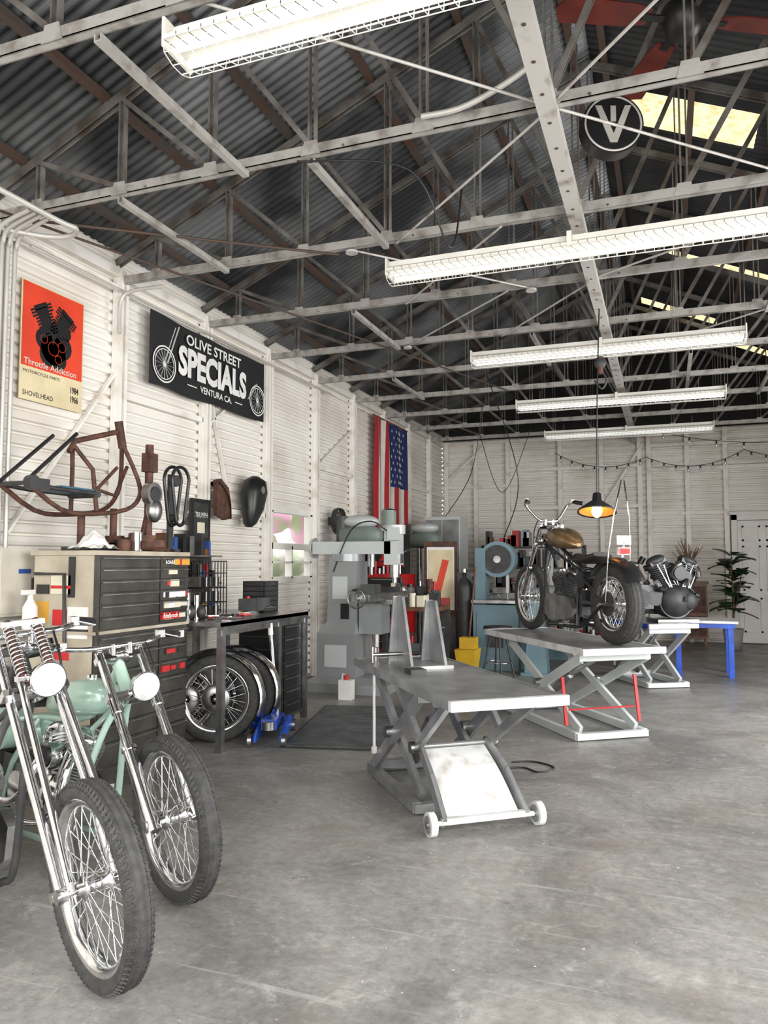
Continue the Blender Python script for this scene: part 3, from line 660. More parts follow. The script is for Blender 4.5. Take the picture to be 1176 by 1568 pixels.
# ---------------- workbench
b=B('workbench')
bx0,bx1,by0,by1=-3.98,-3.10,4.90,6.34
b.bb((bx0,by0,.925),(bx1,by1,.955),STEEL);b.bb((bx1-.02,by0,.90),(bx1,by1,.955),STEEL)
for x in(bx0+.03,bx1-.03):
    for y in(by0+.03,by1-.03-.5,by1-.03): b.bb((x-.025,y-.025,0),(x+.025,y+.025,.925),STEEL)
b.bb((bx0,by0,.80),(bx0+.03,by1,.925),STEEL);b.bb((bx1-.03,by0,.86),(bx1-.01,by1,.9),STEEL)
b.build()
fpf=[(.35,-.07),(.375,-.05),(.385,0),(.375,.05),(.35,.07)]
for i,(x,y,r) in enumerate(((-3.58,5.14,.33),(-3.34,5.20,.34),(-3.55,5.40,.33),(-3.36,5.50,.335),(-3.55,5.68,.33))):
    b=B('stored_motorcycle_wheel',T((x,y,0)));ax=V((.40,-.92,0)).normalized();wheel(b,(0,0,r),ax,r,.045 if i%2 else .055,hw=.045,rim=CHROME,groove=False)
    b.rev(V((0,0,r)),ax,[(.045,.055),(.10,.052),(.115,.035),(.115,.0)],STEEL,28)
    if i%2:  # chrome fender stored over the wheel
        b.push(RZm(23.5));b.arc((0,0,r+.005),-50,130,fpf,CHROME);b.pop()
    b.build()
b=B('rolling_drawer_cabinet',T((-3.37,6.08,0)))
b.bb((-.22,-.14,.05),(.22,.20,.88),DKG)
for i in range(7): b.bb((.22,-.13,.08+i*.113),(.232,.19,.18+i*.113),BLK);b.bb((.232,-.10,.155+i*.113),(.24,.16,.165+i*.113),STEEL);b.bb((-.2,-.145,.08+i*.113),(.20,-.14,.18+i*.113),BLK)
for sx in(-.15,.16):
    for sy in(-.06,.14): b.cyl((sx,sy-.015,.03),(sx,sy+.015,.03),.03,RUB)
b.build()
b=B('floor_jack',T((-2.98,5.46,0))@RZm(-70))
for y in(-.1,.1): b.prism([(-.3,.04),(-.3,.12),(-.1,.17),(.1,.14),(.3,.09),(.3,.04)],(0,y,0),(1,0,0),(0,0,1),-.018,BLUE)
b.bar((-.24,0,.12),(.2,0,.15),.12,.08,BLUE);b.cyl((.22,0,.12),(.22,0,.18),.05,STEEL);b.cyl((-.3,-.13,.07),(-.3,.13,.07),.02,STEEL)
for x in(-.3,.28):
    for y in(-.13,.13): b.cyl((x,y-.015,.05),(x,y+.015,.05),.05,STEEL)
b.cyl((-.25,0,.13),(-.24,-.06,.80),.018,CHROME);b.cyl((-.24,-.06,.8),(-.24,-.07,.94),.022,CLOTH);b.build()
b=B('wire_rack_organizer',T((-3.62,5.40,.955)))
for z in(0.005,.12,.24,.36,.46):
    for y in(-.18,.18): b.bar((-.12,y,z),(.12,y,z),.008,.008,BLK)
    for xx in(-.12,0,.12): b.bar((xx,-.18,z),(xx,.18,z),.008,.008,BLK)
for y in(-.18,-.135,-.09,-.045,0,.045,.09,.135,.18):
    for xx in(-.12,.12): b.bar((xx,y,0),(xx,y,.46),.006,.006,BLK)
for i in range(30): b.bb((-.1,-.16+.03*(i%10),.01+.12*(i//10)),(.08,-.14+.03*(i%10),.09+.12*(i//10)),[STEEL,DKG,BLK,STK[1],RUSTB][i%5])
b.build()
b=B('carburetor_parts',T((-3.50,5.06,.955)))
for i in range(18):
    p=V((random.uniform(-.25,.05),random.uniform(-.10,.08),0));b.cyl(p,p+V((0,0,random.uniform(.05,.25))),random.uniform(.02,.05),random.choice([ALU,CHROME,DKG,BLK]));b.ell(p+V((.02,.02,.06)),(.05,.04,.06),random.choice([STEEL,DKG]))
b.build()
b=B('yellow_oil_jug',T((-3.48,5.90,.955)));b.box((0,0,.06),(.11,.08,.12),YEL);b.cyl((0,0,.12),(0,0,.15),.02,RED);b.build()
b=B('parts_drawer_box',T((-3.5,6.16,.955)));b.box((0,0,.14),(.22,.26,.28),BLK)
for i in range(6): b.bb((.11,-.12,.015+i*.045),(.118,.12,.05+i*.045),DKG);b.bb((-.1,-.137,.015+i*.045),(.1,-.13,.05+i*.045),DKG)
b.build()
b=B('small_parts_shelf',T((-4.02,5.75,.955)));b.bb((-.06,-.45,.0),(-.04,.45,.52),DKG)
for z in(.0,.25,.5): b.bb((-.06,-.45,z),(.08,.45,z+.015),STEEL)
for i in range(22):
    z=random.choice([.015,.265,.515]);y=random.uniform(-.42,.38);b.bb((-.03,y,z),(.07,y+random.uniform(.03,.07),z+random.uniform(.06,.2)),random.choice([BLK,STEEL,RED,DKG,STK[4],YEL,WOOD,BLK]))
b.build()
b=B('bench_vise',T((-3.33,5.70,.955)));b.cyl((0,0,0),(0,0,.04),.07,MACHD);b.box((0,0,.09),(.2,.08,.1),MACHD);b.box((.12,0,.1),(.05,.12,.1),MACHD);b.cyl((.14,0,.07),(.2,0,.07),.012,STEEL);b.cyl((.2,-.07,.07),(.2,.07,.07),.006,STEEL);b.build()
b=B('hand_tools_pile',T((-3.27,5.32,.955)))
for i in range(30):
    p=V((random.uniform(-.1,.08),random.uniform(-.3,.15),.012+.004*i/5));a=random.uniform(0,3.1);b.bar(p,p+V((math.cos(a)*.08,math.sin(a)*.12,0)),.016,.01,random.choice([STEEL,RED,BLK,CHROME,BLK]))
b.build()
# wall items
b=B('shovelhead_poster')
PX=XW+.03;py0,py1,pz0,pz1=3.96,4.56,2.54,3.39
b.bb((PX,py0,pz0),(PX+.006,py1,pz1),PAPER);b.bb((PX+.006,py0+.01,pz0+.24),(PX+.008,py1-.01,pz1-.01),ORANGE)
pc=((py0+py1)/2,3.04)
for (dy,dz,r) in((0,-.08,.12),(-.09,-.03,.08),(.09,-.05,.09),(.05,-.15,.08),(-.04,-.13,.09),(.12,.06,.05)):
    b.cyl((PX+.008,pc[0]+dy,pc[1]+dz),(PX+.0095,pc[0]+dy,pc[1]+dz),r,BLK,n=14)
for dy,dz,r in((0,-.08,.05),(-.09,-.03,.03),(.08,-.05,.035),(.05,-.15,.03)): b.rev((PX+.0098,pc[0]+dy,pc[1]+dz),(1,0,0),[(r,0),(r+.003,0)],ORANGE,16,sm=False)
for a in(30,-30):
    ar=math.radians(a)
    for i in range(10):
        d=.06+i*.022;yy=pc[0]+math.sin(ar)*d;zz=pc[1]+math.cos(ar)*d-.03;w=.085+(.02 if i>6 else 0)
        b.box((PX+.009,yy,zz),(.002,w*2,.015),BLK,Matrix.Rotation(-ar,3,'X'))
    b.box((PX+.0088,pc[0]+math.sin(ar)*.15,pc[1]+math.cos(ar)*.15-.03),(.001,.11,.22),BLK,Matrix.Rotation(-ar,3,'X'))
    b.box((PX+.0088,pc[0]+math.sin(ar)*.26,pc[1]+math.cos(ar)*.26-.03),(.001,.13,.04),BLK,Matrix.Rotation(-ar,3,'X'))
b.text('Throttle Addiction',T((PX+.010,pc[0]-.02,pz0+.275))@WM,.50,.045,FWHT,.01);b.text('MOTORCYCLE PARTS',T((PX+.008,py0+.20,pz0+.205))@WM,.34,.022,BLK);b.text('SHOVELHEAD',T((PX+.008,py0+.17,pz0+.05))@WM,.28,.035,BLK);b.text('1984\n1966',T((PX+.008,py1-.08,pz0+.12))@WM,.08,.12,BLK,.02)
b.build()
b=B('shop_banner')
BX=XW+.10;y0,y1,z0,z1=5.27,7.25,2.93,3.58
nn=20;vs=[]
for i in range(nn+1):
    y=y0+(y1-y0)*i/nn;sg=.010*math.sin(i*.9)
    vs+=[(BX+sg,y,z0+.01*math.sin(i*.7)),(BX+sg,y,z1-.02*math.sin(math.pi*i/nn))]
b.add(vs,[(2*i,2*i+2,2*i+3,2*i+1) for i in range(nn)],BANN,True)
TX=BX+.018
b.text('OLIVE STREET',T((TX,6.25,3.455))@WM,.95,.10,INK,.02);b.text('SPECIALS',T((TX,6.25,3.24))@WM,1.18,.28,INK,.045);b.text('VENTURA CA.',T((TX,6.28,3.035))@WM,.55,.065,INK,.02)
b.bb((TX-.001,5.80,3.03),(TX,5.95,3.04),INK);b.bb((TX-.001,6.62,3.03),(TX,6.76,3.04),INK)
for yc,R in((5.46,.165),(7.07,.165)):
    b.rev((TX,yc,3.14),(1,0,0),[(R-.014,0),(R,0)],INK,32,sm=False);b.rev((TX,yc,3.14),(1,0,0),[(R-.036,0),(R-.028,0)],INK,32,sm=False);b.rev((TX,yc,3.14),(1,0,0),[(0,0),(.024,0)],INK,16,sm=False)
    for i in range(16):
        t=math.pi*2*i/16;b.bar((TX,yc,3.14),(TX,yc+math.cos(t)*(R-.035),3.14+math.sin(t)*(R-.035)),.001,.004,INK,(1,0,0))
b.bar((TX,5.50,3.16),(TX,5.66,3.53),.001,.016,INK,(1,0,0));b.bar((TX,5.46,3.17),(TX,5.61,3.51),.001,.01,INK,(1,0,0));b.bar((TX,7.05,3.32),(TX,6.88,3.12),.001,.02,INK,(1,0,0))
b.build()
b=B('american_flag')
FX=XW+.12;fy0,fy1,fz0,fz1=10.55,12.05,1.95,3.62
def fold(y,z): return FX+.03*math.sin((y-fy0)*14+.6*math.sin(z*2))
for k in range(13):
    ya=fy0+(fy1-fy0)*k/13;yb=fy0+(fy1-fy0)*(k+1)/13
    for q in range(2):
        a=ya+(yb-ya)*q/2;c=ya+(yb-ya)*(q+1)/2
        for (za,zb,mt) in (((fz0,fz1,None),) if k<6 else ((fz0,2.62,None),(2.62,fz1,FBLU))):
            mm=mt or (FRED if k%2==0 else FWHT)
            vs=[];n=8
            for i in range(n+1):
                z=za+(zb-za)*i/n;vs+=[(fold(a,z),a,z),(fold(c,z),c,z)]
            b.add(vs,[(2*i,2*i+1,2*i+3,2*i+2) for i in range(n)],mm,True)
for i in range(9):
    for j in range(6 if i%2==0 else 5):
        yy=11.3+.10*j+(0 if i%2==0 else .05)+.06;zz=2.70+.102*i
        P=[]
        for q in range(10):
            t=math.pi/2+q*math.pi/5;r=.030 if q%2==0 else .012;P.append((r*math.cos(t),r*math.sin(t)))
        b.prism(P,(fold(yy,zz)+.012,yy,zz),(0,1,0),(0,0,1),.003,FWHT)
b.cyl((FX,fy0-.05,fz1+.01),(FX,fy1+.05,fz1+.01),.012,WOOD,n=8)
b.build()
b=B('electrical_conduit')
for i,y in enumerate((3.66,3.71,3.76,3.82)):
    b.tube([(XW+.11,y,1.5),(XW+.11,y,3.40),(XW+.12,y,3.52),(XW+.2,y-.03,3.60),(XW+.5,y-.1,3.62+.005*i)],.015,CW,n=8,sub=4)
b.tube([(-3.64,3.1,3.60),(-3.62,3.7,3.60),(-3.60,3.85,3.60),(-3.72,3.92,3.60),(-3.9,3.85,3.60),(-4.1,3.6,3.60)],.018,CW,n=8,sub=5)
b.tube([(XW+.11,3.95,3.60),(XW+.11,9,3.62)],.012,CW,n=8)
b.tube([(-3.7,4.92,3.60),(-4.0,4.9,3.59),(XW+.11,4.88,3.5),(XW+.11,4.88,3.25)],.016,CW,n=8,sub=4)
b.tube([(-1.15,3.66,3.74),(-.95,3.66,3.74),(-.75,3.66,3.80),(-.6,3.67,3.88)],.016,CW,n=8,sub=4)
b.build()
b=B('electrical_panel');b.bb((XW+.04,3.72,1.05),(XW+.16,4.05,1.50),BOX);b.bb((XW+.16,3.74,1.07),(XW+.17,4.03,1.48),BOX);b.bb((XW+.17,3.88,1.33),(XW+.175,3.98,1.36),STK[4]);b.bb((XW+.17,3.99,1.2),(XW+.185,4.01,1.3),DKG);b.build()
b=B('motorcycle_fender_wall_mounted',T((XW+.10,6.40,1.88))@RZm(90))
b.arc((-.22,-.02,0),-8,72,[(.30,-.06),(.325,-.045),(.335,0),(.325,.045),(.30,.06)],BLK);b.bb((0,-.02,.0),(.03,.05,.25),STEEL);b.prism([(-.16,.32),(-.08,.34),(.06,.26),(.11,.1),(.12,-.04),(-.0,-.06),(-.14,-.02)],(0,-.02,0),(1,0,0),(0,0,1),.04,RUSTB);b.build()
b=B('black_fuel_tank_wall_mounted',T((XW+.14,6.95,2.06)));b.loft([[ (p.z*1.0,p.y*1,p.x) for p in sup(xx,cy,.02,hy,hz)] for xx,hy,hz,cy in((-.29,.03,.03,-.10),(-.25,.08,.06,-.08),(-.1,.14,.09,-.02),(.08,.18,.11,.0),(.2,.15,.09,.02),(.25,.05,.03,.02))],BLK);b.bb((-.1,-.02,-.1),(0,.02,.1),STEEL);b.cyl((.1,0,.1),(.13,0,.1),.04,CHROME);b.build()
b=B('picture_frame');b.bb((XW+.09,5.90,1.60),(XW+.11,6.22,2.0),BLK);b.bb((XW+.11,5.94,1.64),(XW+.113,6.18,1.96),DKG);b.text('TRIUMPH',T((XW+.116,6.06,1.85))@WM,.2,.05,INK);b.bb((XW+.113,6.0,1.68),(XW+.115,6.12,1.78),STK[5]);b.build()
b=B('wall_fan',T((XW+.16,9.15,1.95)));b.rev((0,0,0),(1,0,0),[(.17,-.04),(.18,0),(.17,.04)],DKG,24)
for i in range(12):
    t=i*math.pi/6;b.bar((.04,0,0),(.04,.17*math.cos(t),.17*math.sin(t)),.004,.004,STEEL,(1,0,0))
for i in range(4):
    t=i*math.pi/2;b.ell((0,.08*math.cos(t),.08*math.sin(t)),(.01,.07,.05),STEEL)
b.cyl((-.05,0,0),(.03,0,0),.04,DKG);b.box((-.09,0,0),(.10,.06,.1),DKG);b.build()
b=B('anti_fatigue_mat',T((-2.58,6.12,0))@RZm(13))
b.bb((-.40,-.85,0),(.40,.85,.008),RUB)
for i in range(24): b.bb((-.38,-.82+i*.07,.008),(.38,-.785+i*.07,.018),MACHD)
b.build()
b=B('coolant_jug',T((-3.12,7.28,0)));b.bb((-.07,-.05,0),(.07,.05,.2),CLOTH);b.cyl((0,0,.2),(0,0,.25),.025,STK[0]);b.tube([(-.05,0,.2),(-.04,0,.26),(.0,0,.24)],.01,CLOTH,n=6);b.build()
b=B('power_cord',T((-.95,5.30,0)));b.tube([(-.15,-.1,.006),(.0,-.02,.006),(.12,-.10,.006),(.2,.05,.006),(.05,.16,.006),(-.1,.1,.006)],.006,BLK,n=6,sub=8);b.build()
# ---------------- milling machine
b=B('milling_machine',T((-3.3,7.95,0)))
b.loft([[(-.45,-.4,0),(.5,-.4,0),(.5,.4,0),(-.45,.4,0)],[(-.45,-.4,.10),(.5,-.4,.10),(.5,.4,.10),(-.45,.4,.10)],[(-.36,-.26,.16),(.3,-.26,.16),(.3,.26,.16),(-.36,.26,.16)]],MACHG,False)
b.loft([[(-.36,-.26,.16),(.12,-.26,.16),(.12,.26,.16),(-.36,.26,.16)],[(-.36,-.26,.62),(.10,-.26,.62),(.10,.26,.62),(-.36,.26,.62)],[(-.27,-.18,.75),(.08,-.18,.75),(.08,.18,.75),(-.27,.18,.75)],[(-.25,-.16,1.42),(.08,-.16,1.42),(.08,.16,1.42),(-.25,.16,1.42)]],MACHG,False)
b.cyl((-.1,0,1.42),(-.1,0,1.50),.2,MACHG,n=28);b.box((-.02,0,1.57),(.95,.2,.14),MACH)
b.rev((-.5,0,1.57),(-1,0,0),[(.12,0),(.11,.04),(0,.06)],MACH,20)
b.bb((-.2,-.19,1.0),(-.02,-.18,1.25),MACH);b.bb((-.26,-.267,.26),(.0,-.26,.50),MACH)
b.bb((.10,-.14,.62),(.36,.14,.95),MACHG);b.bb((.08,-.16,.95),(.5,.16,1.0),STEEL);b.bb((.16,-.62,1.0),(.42,.62,1.07),STEEL)
b.cyl((.25,0,.15),(.25,0,.62),.04,STEEL)
for y in(-1,1): b.cyl((.29,y*.62,1.03),(.29,y*.7,1.03),.02,STEEL);b.rev((.29,y*.68,1.03),(0,1,0),[(.09,-.008),(.105,0),(.09,.008)],STEEL,24,True);b.bar((.29,y*.68,.93),(.29,y*.68,1.13),.015,.015,STEEL);b.cyl((.29,y*.68,1.12),(.29,y*.76,1.12),.012,BLK)
b.cyl((.5,0,.9),(.56,0,.9),.02,STEEL);b.rev((.56,0,.9),(1,0,0),[(.08,-.008),(.095,0),(.08,.008)],STEEL,24,True);b.bar((.56,0,.82),(.56,0,.98),.015,.015,STEEL)
b.box((.46,0,1.55),(.16,.2,.34),MACH);b.cyl((.47,0,1.24),(.47,0,1.40),.055,STEEL,n=20);b.cyl((.47,0,1.18),(.47,0,1.24),.03,STEEL)
b.cyl((.47,0,1.72),(.47,0,1.82),.12,MACH,n=24);b.cyl((.40,0,1.82),(.40,0,1.98),.085,GRN,n=24);b.ell((.40,0,1.98),(.085,.085,.03),STEEL)
b.box((.5,-.1,1.72),(.12,.12,.14),MACH);b.box((.545,0,1.45),(.02,.1,.1),STEEL)
b.cyl((.47,.1,1.5),(.47,.2,1.5),.015,STEEL)
for i in range(3):
    t=i*2.09+.5;b.cyl((.47,.2,1.5),(.47+.1*math.cos(t),.21,1.5+.1*math.sin(t)),.007,STEEL,n=6);b.ell((.47+.1*math.cos(t),.21,1.5+.1*math.sin(t)),(.015,.015,.015),BLK)
b.bb((-.10,-.19,.78),(.0,-.18,.95),BLK)
b.tube([(.42,-.1,1.75),(.25,-.16,1.86),(.0,-.15,1.76),(-.2,-.17,1.3)],.008,BLK,n=6,sub=5)
b.bb((.22,-.4,1.07),(.38,-.2,1.17),MACHD);b.bb((.2,.2,1.07),(.36,.5,1.12),DKG)
b.build()
def drill(name,M,z=0):
    b=B(name,M);b.box((0,0,.04),(.42,.35,.08),MACHD);b.cyl((-.1,0,.08),(-.1,0,2.0),.045,STEEL,n=18);b.cyl((.12,0,.85),(.12,0,.88),.16,STEEL,n=24);b.box((-.0,0,.84),(.2,.08,.06),MACHD)
    b.loft([sup(-.28,0,1.75,.08,.07),sup(-.24,0,1.75,.13,.12),sup(.12,0,1.75,.15,.13),sup(.24,0,1.75,.12,.10),sup(.28,0,1.75,.06,.06)],GRN)
    b.cyl((.14,0,1.35),(.14,0,1.65),.05,STEEL);b.cyl((.14,0,1.25),(.14,0,1.35),.025,STEEL);b.cyl((-.25,0,1.72),(-.25,0,2.0),.09,MACHD,n=20);b.ell((.0,0,1.93),(.24,.17,.09),MACH)
    for i in range(3):
        t=i*2.09;b.cyl((.14,.15,1.6),(.14+.13*math.cos(t),.17,1.6+.13*math.sin(t)),.008,STEEL,n=6)
    b.cyl((.14,.1,1.6),(.14,.17,1.6),.03,STEEL);return b.build()
drill('drill_press',T((-3.45,11.05,.0))@RZm(-20));drill('drill_press',T((-3.66,9.0,0)))
b=B('red_tool_cabinet',T((-3.62,10.0,0)))
b.bb((-.3,-.25,.05),(.28,.25,1.25),RED)
for i in range(8): b.bb((-.27,-.262,.1+i*.14),(.25,-.25,.22+i*.14),BLK if i%3 else RED);b.bb((-.2,-.27,.19+i*.14),(.2,-.262,.2+i*.14),STEEL)
b.bb((-.3,.0,1.25),(.28,.02,1.85),BLK);b.prism([(-.22,1.35),(.22,1.35),(0,1.72)],(0,-.002,0),(1,0,0),(0,0,1),.006,RED);b.box((0,-.012,1.42),(.3,.004,.02),BLK)
for x in(-.25,.23):
    for y in(-.2,.2): b.cyl((x,y-.02,.03),(x,y+.02,.03),.03,RUB)
for i in range(8): x=-.25+i*.06;b.cyl((x,-.1,1.25),(x,-.1,1.32+random.random()*.12),.022,random.choice([BLK,RED,STEEL,INK,YEL]))
b.build()
b=B('drinks_cooler',T((-3.0,10.42,0))@RZm(15));b.bb((-.24,-.24,0),(.22,.24,1.70),RUSTB);b.bb((-.20,-.255,.75),(.18,-.24,1.62),CLOTH);b.bb((-.18,-.26,.8),(.16,-.255,1.58),PAPER);b.box((0,-.263,1.2),(.09,.004,.5),ORANGE,Matrix.Rotation(.25,3,'Y'));b.box((.0,-.263,.87),(.24,.004,.1),RED);b.bb((-.22,-.25,.05),(.20,-.24,.65),DKG);b.bb((-.15,-.256,.5),(.12,-.25,.52),CHROME);b.build()
b=B('steel_storage_cabinet',T((-3.4,12.1,0)));b.bb((-.3,-.25,0),(.3,.25,2.15),MACH);b.bb((-.28,-.26,.1),(-.01,-.25,2.1),LIFT);b.bb((.01,-.26,.1),(.28,-.25,2.1),LIFT);b.cyl((.03,-.28,1.1),(.03,-.28,1.25),.01,CHROME);b.build()
b=B('metal_lathe',T((-2.45,11.45,0)))
b.bb((-.75,-.2,0),(-.35,.2,.75),MACHD);b.bb((.3,-.2,0),(.6,.2,.75),MACHD);b.bb((-.8,-.22,.75),(.65,.22,.80),MACHD);b.bb((-.75,-.1,.80),(.62,.1,.95),MACHG)
b.bb((-.8,-.16,.8),(-.35,.16,1.25),MACHG);b.cyl((-.35,0,1.1),(-.25,0,1.1),.1,STEEL,n=24);b.bb((.0,-.2,.95),(.2,.2,1.03),STEEL);b.bb((.40,-.08,.95),(.6,.08,1.15),MACHG);b.cyl((.25,0,1.1),(.45,0,1.1),.025,STEEL);b.rev((.05,-.24,.88),(0,-1,0),[(.06,-.006),(.075,0),(.06,.006)],CHROME,20,True)
b.tube([(-.2,.1,1.2),(-.1,.15,1.5),(.15,0,1.55)],.012,BLK,n=6,sub=4);b.cyl((.15,0,1.5),(.2,-.05,1.42),.04,BLK,.07)
b.build()
b=B('vertical_band_saw',T((-2.12,10.15,0)))
b.bb((-.3,-.25,0),(.3,.25,.85),TEAL);b.bb((-.25,-.26,.1),(.25,-.25,.75),TEAL);b.bb((-.32,-.28,.87),(.32,.28,.91),STEEL);b.bb((-.3,-.12,.85),(-.16,.12,1.6),TEAL)
b.cyl((.0,-.10,1.45),(.0,.10,1.45),.24,TEAL,n=32);b.cyl((.0,-.115,1.45),(.0,-.10,1.45),.19,DKG,n=32);b.cyl((.0,-.13,1.45),(.0,-.115,1.45),.05,STEEL,n=20);b.bb((.1,-.03,1.0),(.14,.03,1.35),STEEL);b.bb((.115,-.01,.91),(.125,.01,1.3),STEEL)
b.bb((-.1,-.29,.3),(.1,-.26,.55),DKG)
b.build()
b=B('bench_grinder_pedestal',T((-1.55,9.70,0)))
b.bb((-.18,-.18,0),(.18,.18,.04),TEAL);b.loft([[(-.14,-.14,.04),(.14,-.14,.04),(.14,.14,.04),(-.14,.14,.04)],[(-.08,-.08,.9),(.08,-.08,.9),(.08,.08,.9),(-.08,.08,.9)]],TEAL,False)
b.cyl((-.14,0,1.0),(.14,0,1.0),.08,MACHG,n=20);b.box((0,0,.91),(.22,.16,.03),MACHG)
for s in(-1,1): b.cyl((s*.16,0,1.0),(s*.22,0,1.0),.11,MACHG,n=24);b.cyl((s*.22,0,1.0),(s*.235,0,1.0),.05,DKG)
b.build()
b=B('mop_bucket',T((-2.38,9.45,0)));b.loft([[(-.10,-.14,.05),(.10,-.14,.05),(.10,.14,.05),(-.10,.14,.05)],[(-.13,-.18,.32),(.13,-.18,.32),(.13,.18,.32),(-.13,.18,.32)]],YEL,False);b.bb((-.10,-.05,.32),(.10,.14,.46),YEL);b.cyl((0,.05,.4),(.08,.12,1.35),.012,WOOD)
for x in(-.08,.1):
    for y in(-.12,.12): b.cyl((x-.012,y,.03),(x+.012,y,.03),.03,RUB)
b.build()
b=B('gas_cylinder',T((-2.60,10.15,0)));b.rev((0,0,0),(0,0,1),[(0,0),(.11,0),(.115,.02),(.115,1.05),(.09,1.15),(.03,1.2),(.03,1.27),(0,1.27)],DKG,24);b.cyl((0,0,1.27),(0,0,1.32),.045,STEEL);b.build()
b=B('parts_shelf_rack',T((-2.15,12.9,0)))
for z in(.1,.5,.9,1.3,1.65): b.bb((-.8,-.2,z),(.9,.2,z+.03),DKG)
for x in(-.78,.88):
    for y in(-.18,.18): b.bb((x-.02,y-.02,0),(x+.02,y+.02,1.7),DKG)
for i in range(100):
    z=random.choice([.13,.53,.93,1.33,1.68]);x=random.uniform(-.75,.78);w=random.uniform(.05,.12);h=random.uniform(.1,.3);b.bb((x,-.18,z),(x+w,.1,z+h),random.choice([DKG,RED,STEEL,BLK,BLK,CLOTH,TEAL,BEIGE,MACHD,WOOD]))
b.build()
b=B('wall_tool_board',T((XW+.10,10.0,0)))
b.bb((-.01,-.6,.95),(.01,.5,1.75),WOOD)
for i in range(30):
    y=random.uniform(-.55,.45);z=random.uniform(1.1,1.7);h=random.uniform(.08,.3);b.bar((.02,y,z),(.02,y+random.uniform(-.03,.03),z-h),.015,.03,random.choice([STEEL,BLK,RED,DKG,BLK]),(1,0,0));b.ell((.025,y,z),(.012,.03,.025),random.choice([STEEL,BLK,DKG]),n=8,m=6)
b.build()
b=B('machinist_workbench',T((-2.93,9.05,0)))
b.bb((-.35,-.3,.82),(.35,.3,.87),WOOD)
for x in(-.32,.32):
    for y in(-.27,.27): b.bb((x-.03,y-.03,0),(x+.03,y+.03,.82),DKG)
b.bb((-.32,-.28,.3),(.32,.28,.33),DKG)
for i in range(50):
    z=random.choice([.33,.87,.87,.87]);x=random.uniform(-.32,.25);y=random.uniform(-.27,.2);k=random.random();mt=random.choice([BLK,DKG,STEEL,RED,MACHD,RUSTB,STK[5],BLK])
    if k<.5: b.bb((x,y,z),(x+random.uniform(.05,.12),y+.08,z+random.uniform(.05,.28)),mt)
    else: b.cyl((x+.04,y,z),(x+.04,y,z+random.uniform(.06,.35)),random.uniform(.015,.045),mt)
b.build()
b=B('tire_changer',T((-1.45,11.6,0)))
b.bb((-.25,-.3,0),(.25,.3,.35),TEAL);b.cyl((0,0,.35),(0,0,1.0),.06,MACHG);b.rev((0,0,1.0),(0,0,1),[(0,0),(.28,0),(.3,.03),(.28,.06),(0,.06)],STEEL,32);b.bar((-.2,.2,.3),(-.2,.2,1.5),.06,.06,MACHG);b.bar((-.2,.2,1.5),(.05,0,1.5),.05,.05,MACHG);b.cyl((.05,0,1.5),(.05,0,1.15),.02,STEEL);b.build()
b=B('shop_stool',T((-1.9,9.0,0)));b.cyl((0,0,.6),(0,0,.65),.17,LEATH,n=24)
for i in range(4):
    a=i*math.pi/2+.4;b.tube([(.08*math.cos(a),.08*math.sin(a),.6),(.2*math.cos(a),.2*math.sin(a),0)],.012,DKG,n=8)
b.rev((0,0,.22),(0,0,1),[(.15,0),(.165,.0),(.165,.012),(.15,.012)],CHROME,24,True);b.build()
b=B('crate_stack',T((-.9,12.9,0)))
for i in range(3): b.bb((-.25,-.2,i*.27),(.25,.2,i*.27+.25),[DKG,WOOD,MACHD][i]);b.bb((-.2,-.205,i*.27+.05),(.2,-.2,i*.27+.2),BLK)
b.build()
b=B('parts_cart',T((-.95,10.6,0)))
for z in(.25,.6,.85): b.bb((-.3,-.22,z),(.3,.22,z+.02),DKG)
for x in(-.29,.29):
    for y in(-.2,.2): b.bb((x-.012,y-.012,.05),(x+.012,y+.012,.9),STEEL);b.cyl((x-.01,y,.04),(x+.01,y,.04),.04,RUB)
for i in range(40):
    z=random.choice([.27,.62,.87]);x=random.uniform(-.27,.2);y=random.uniform(-.18,.1);b.cyl((x+.03,y,z),(x+.03,y,z+random.uniform(.05,.25)),random.uniform(.02,.05),random.choice([STEEL,BLK,CHROME,RED,DKG,BLK]))
b.build()
b=B('wooden_cabinet',T((.42,14.2,0)))
b.bb((-.22,-.2,.12),(.22,.2,1.05),WOOD);b.bb((-.25,-.22,1.05),(.25,.22,1.08),WOOD);b.bb((-.19,-.21,.55),(.19,-.2,1.0),RUSTB);b.bb((-.19,-.21,.16),(.19,-.2,.5),RUSTB);b.cyl((.0,-.23,.75),(.0,-.2,.75),.015,STEEL)
for x in(-.18,.18):
    for y in(-.16,.16): b.bb((x-.02,y-.02,0),(x+.02,y+.02,.12),WOOD)
b.build()
b=B('vase_of_branches',T((.36,14.15,1.08)));b.rev((0,0,0),(0,0,1),[(0,0),(.05,0),(.07,.06),(.06,.12),(.03,.17),(.035,.19)],WOOD,20)
for i in range(30):
    a=random.uniform(0,6.28);r=random.uniform(.05,.28);h=random.uniform(.45,.75);b.tube([(0,0,.15),(r*.3*math.cos(a),r*.3*math.sin(a)*.6,h*.6),(r*math.cos(a),r*math.sin(a)*.6,h)],[.006,.006,.005],TANB,n=5)
b.build()
b=B('fiddle_leaf_plant',T((1.0,13.7,0)))
b.rev((0,0,0),(0,0,1),[(0,0),(.12,0),(.16,.33),(.15,.33),(.14,.28),(0,.28)],POT,24)
b.tube([(0,0,.28),(.02,0,.8),(-.02,.0,1.45)],.016,WOOD,n=6,sub=4);b.tube([(0,0,.5),(.1,0,.9),(.14,0,1.2)],.012,WOOD,n=6,sub=4)
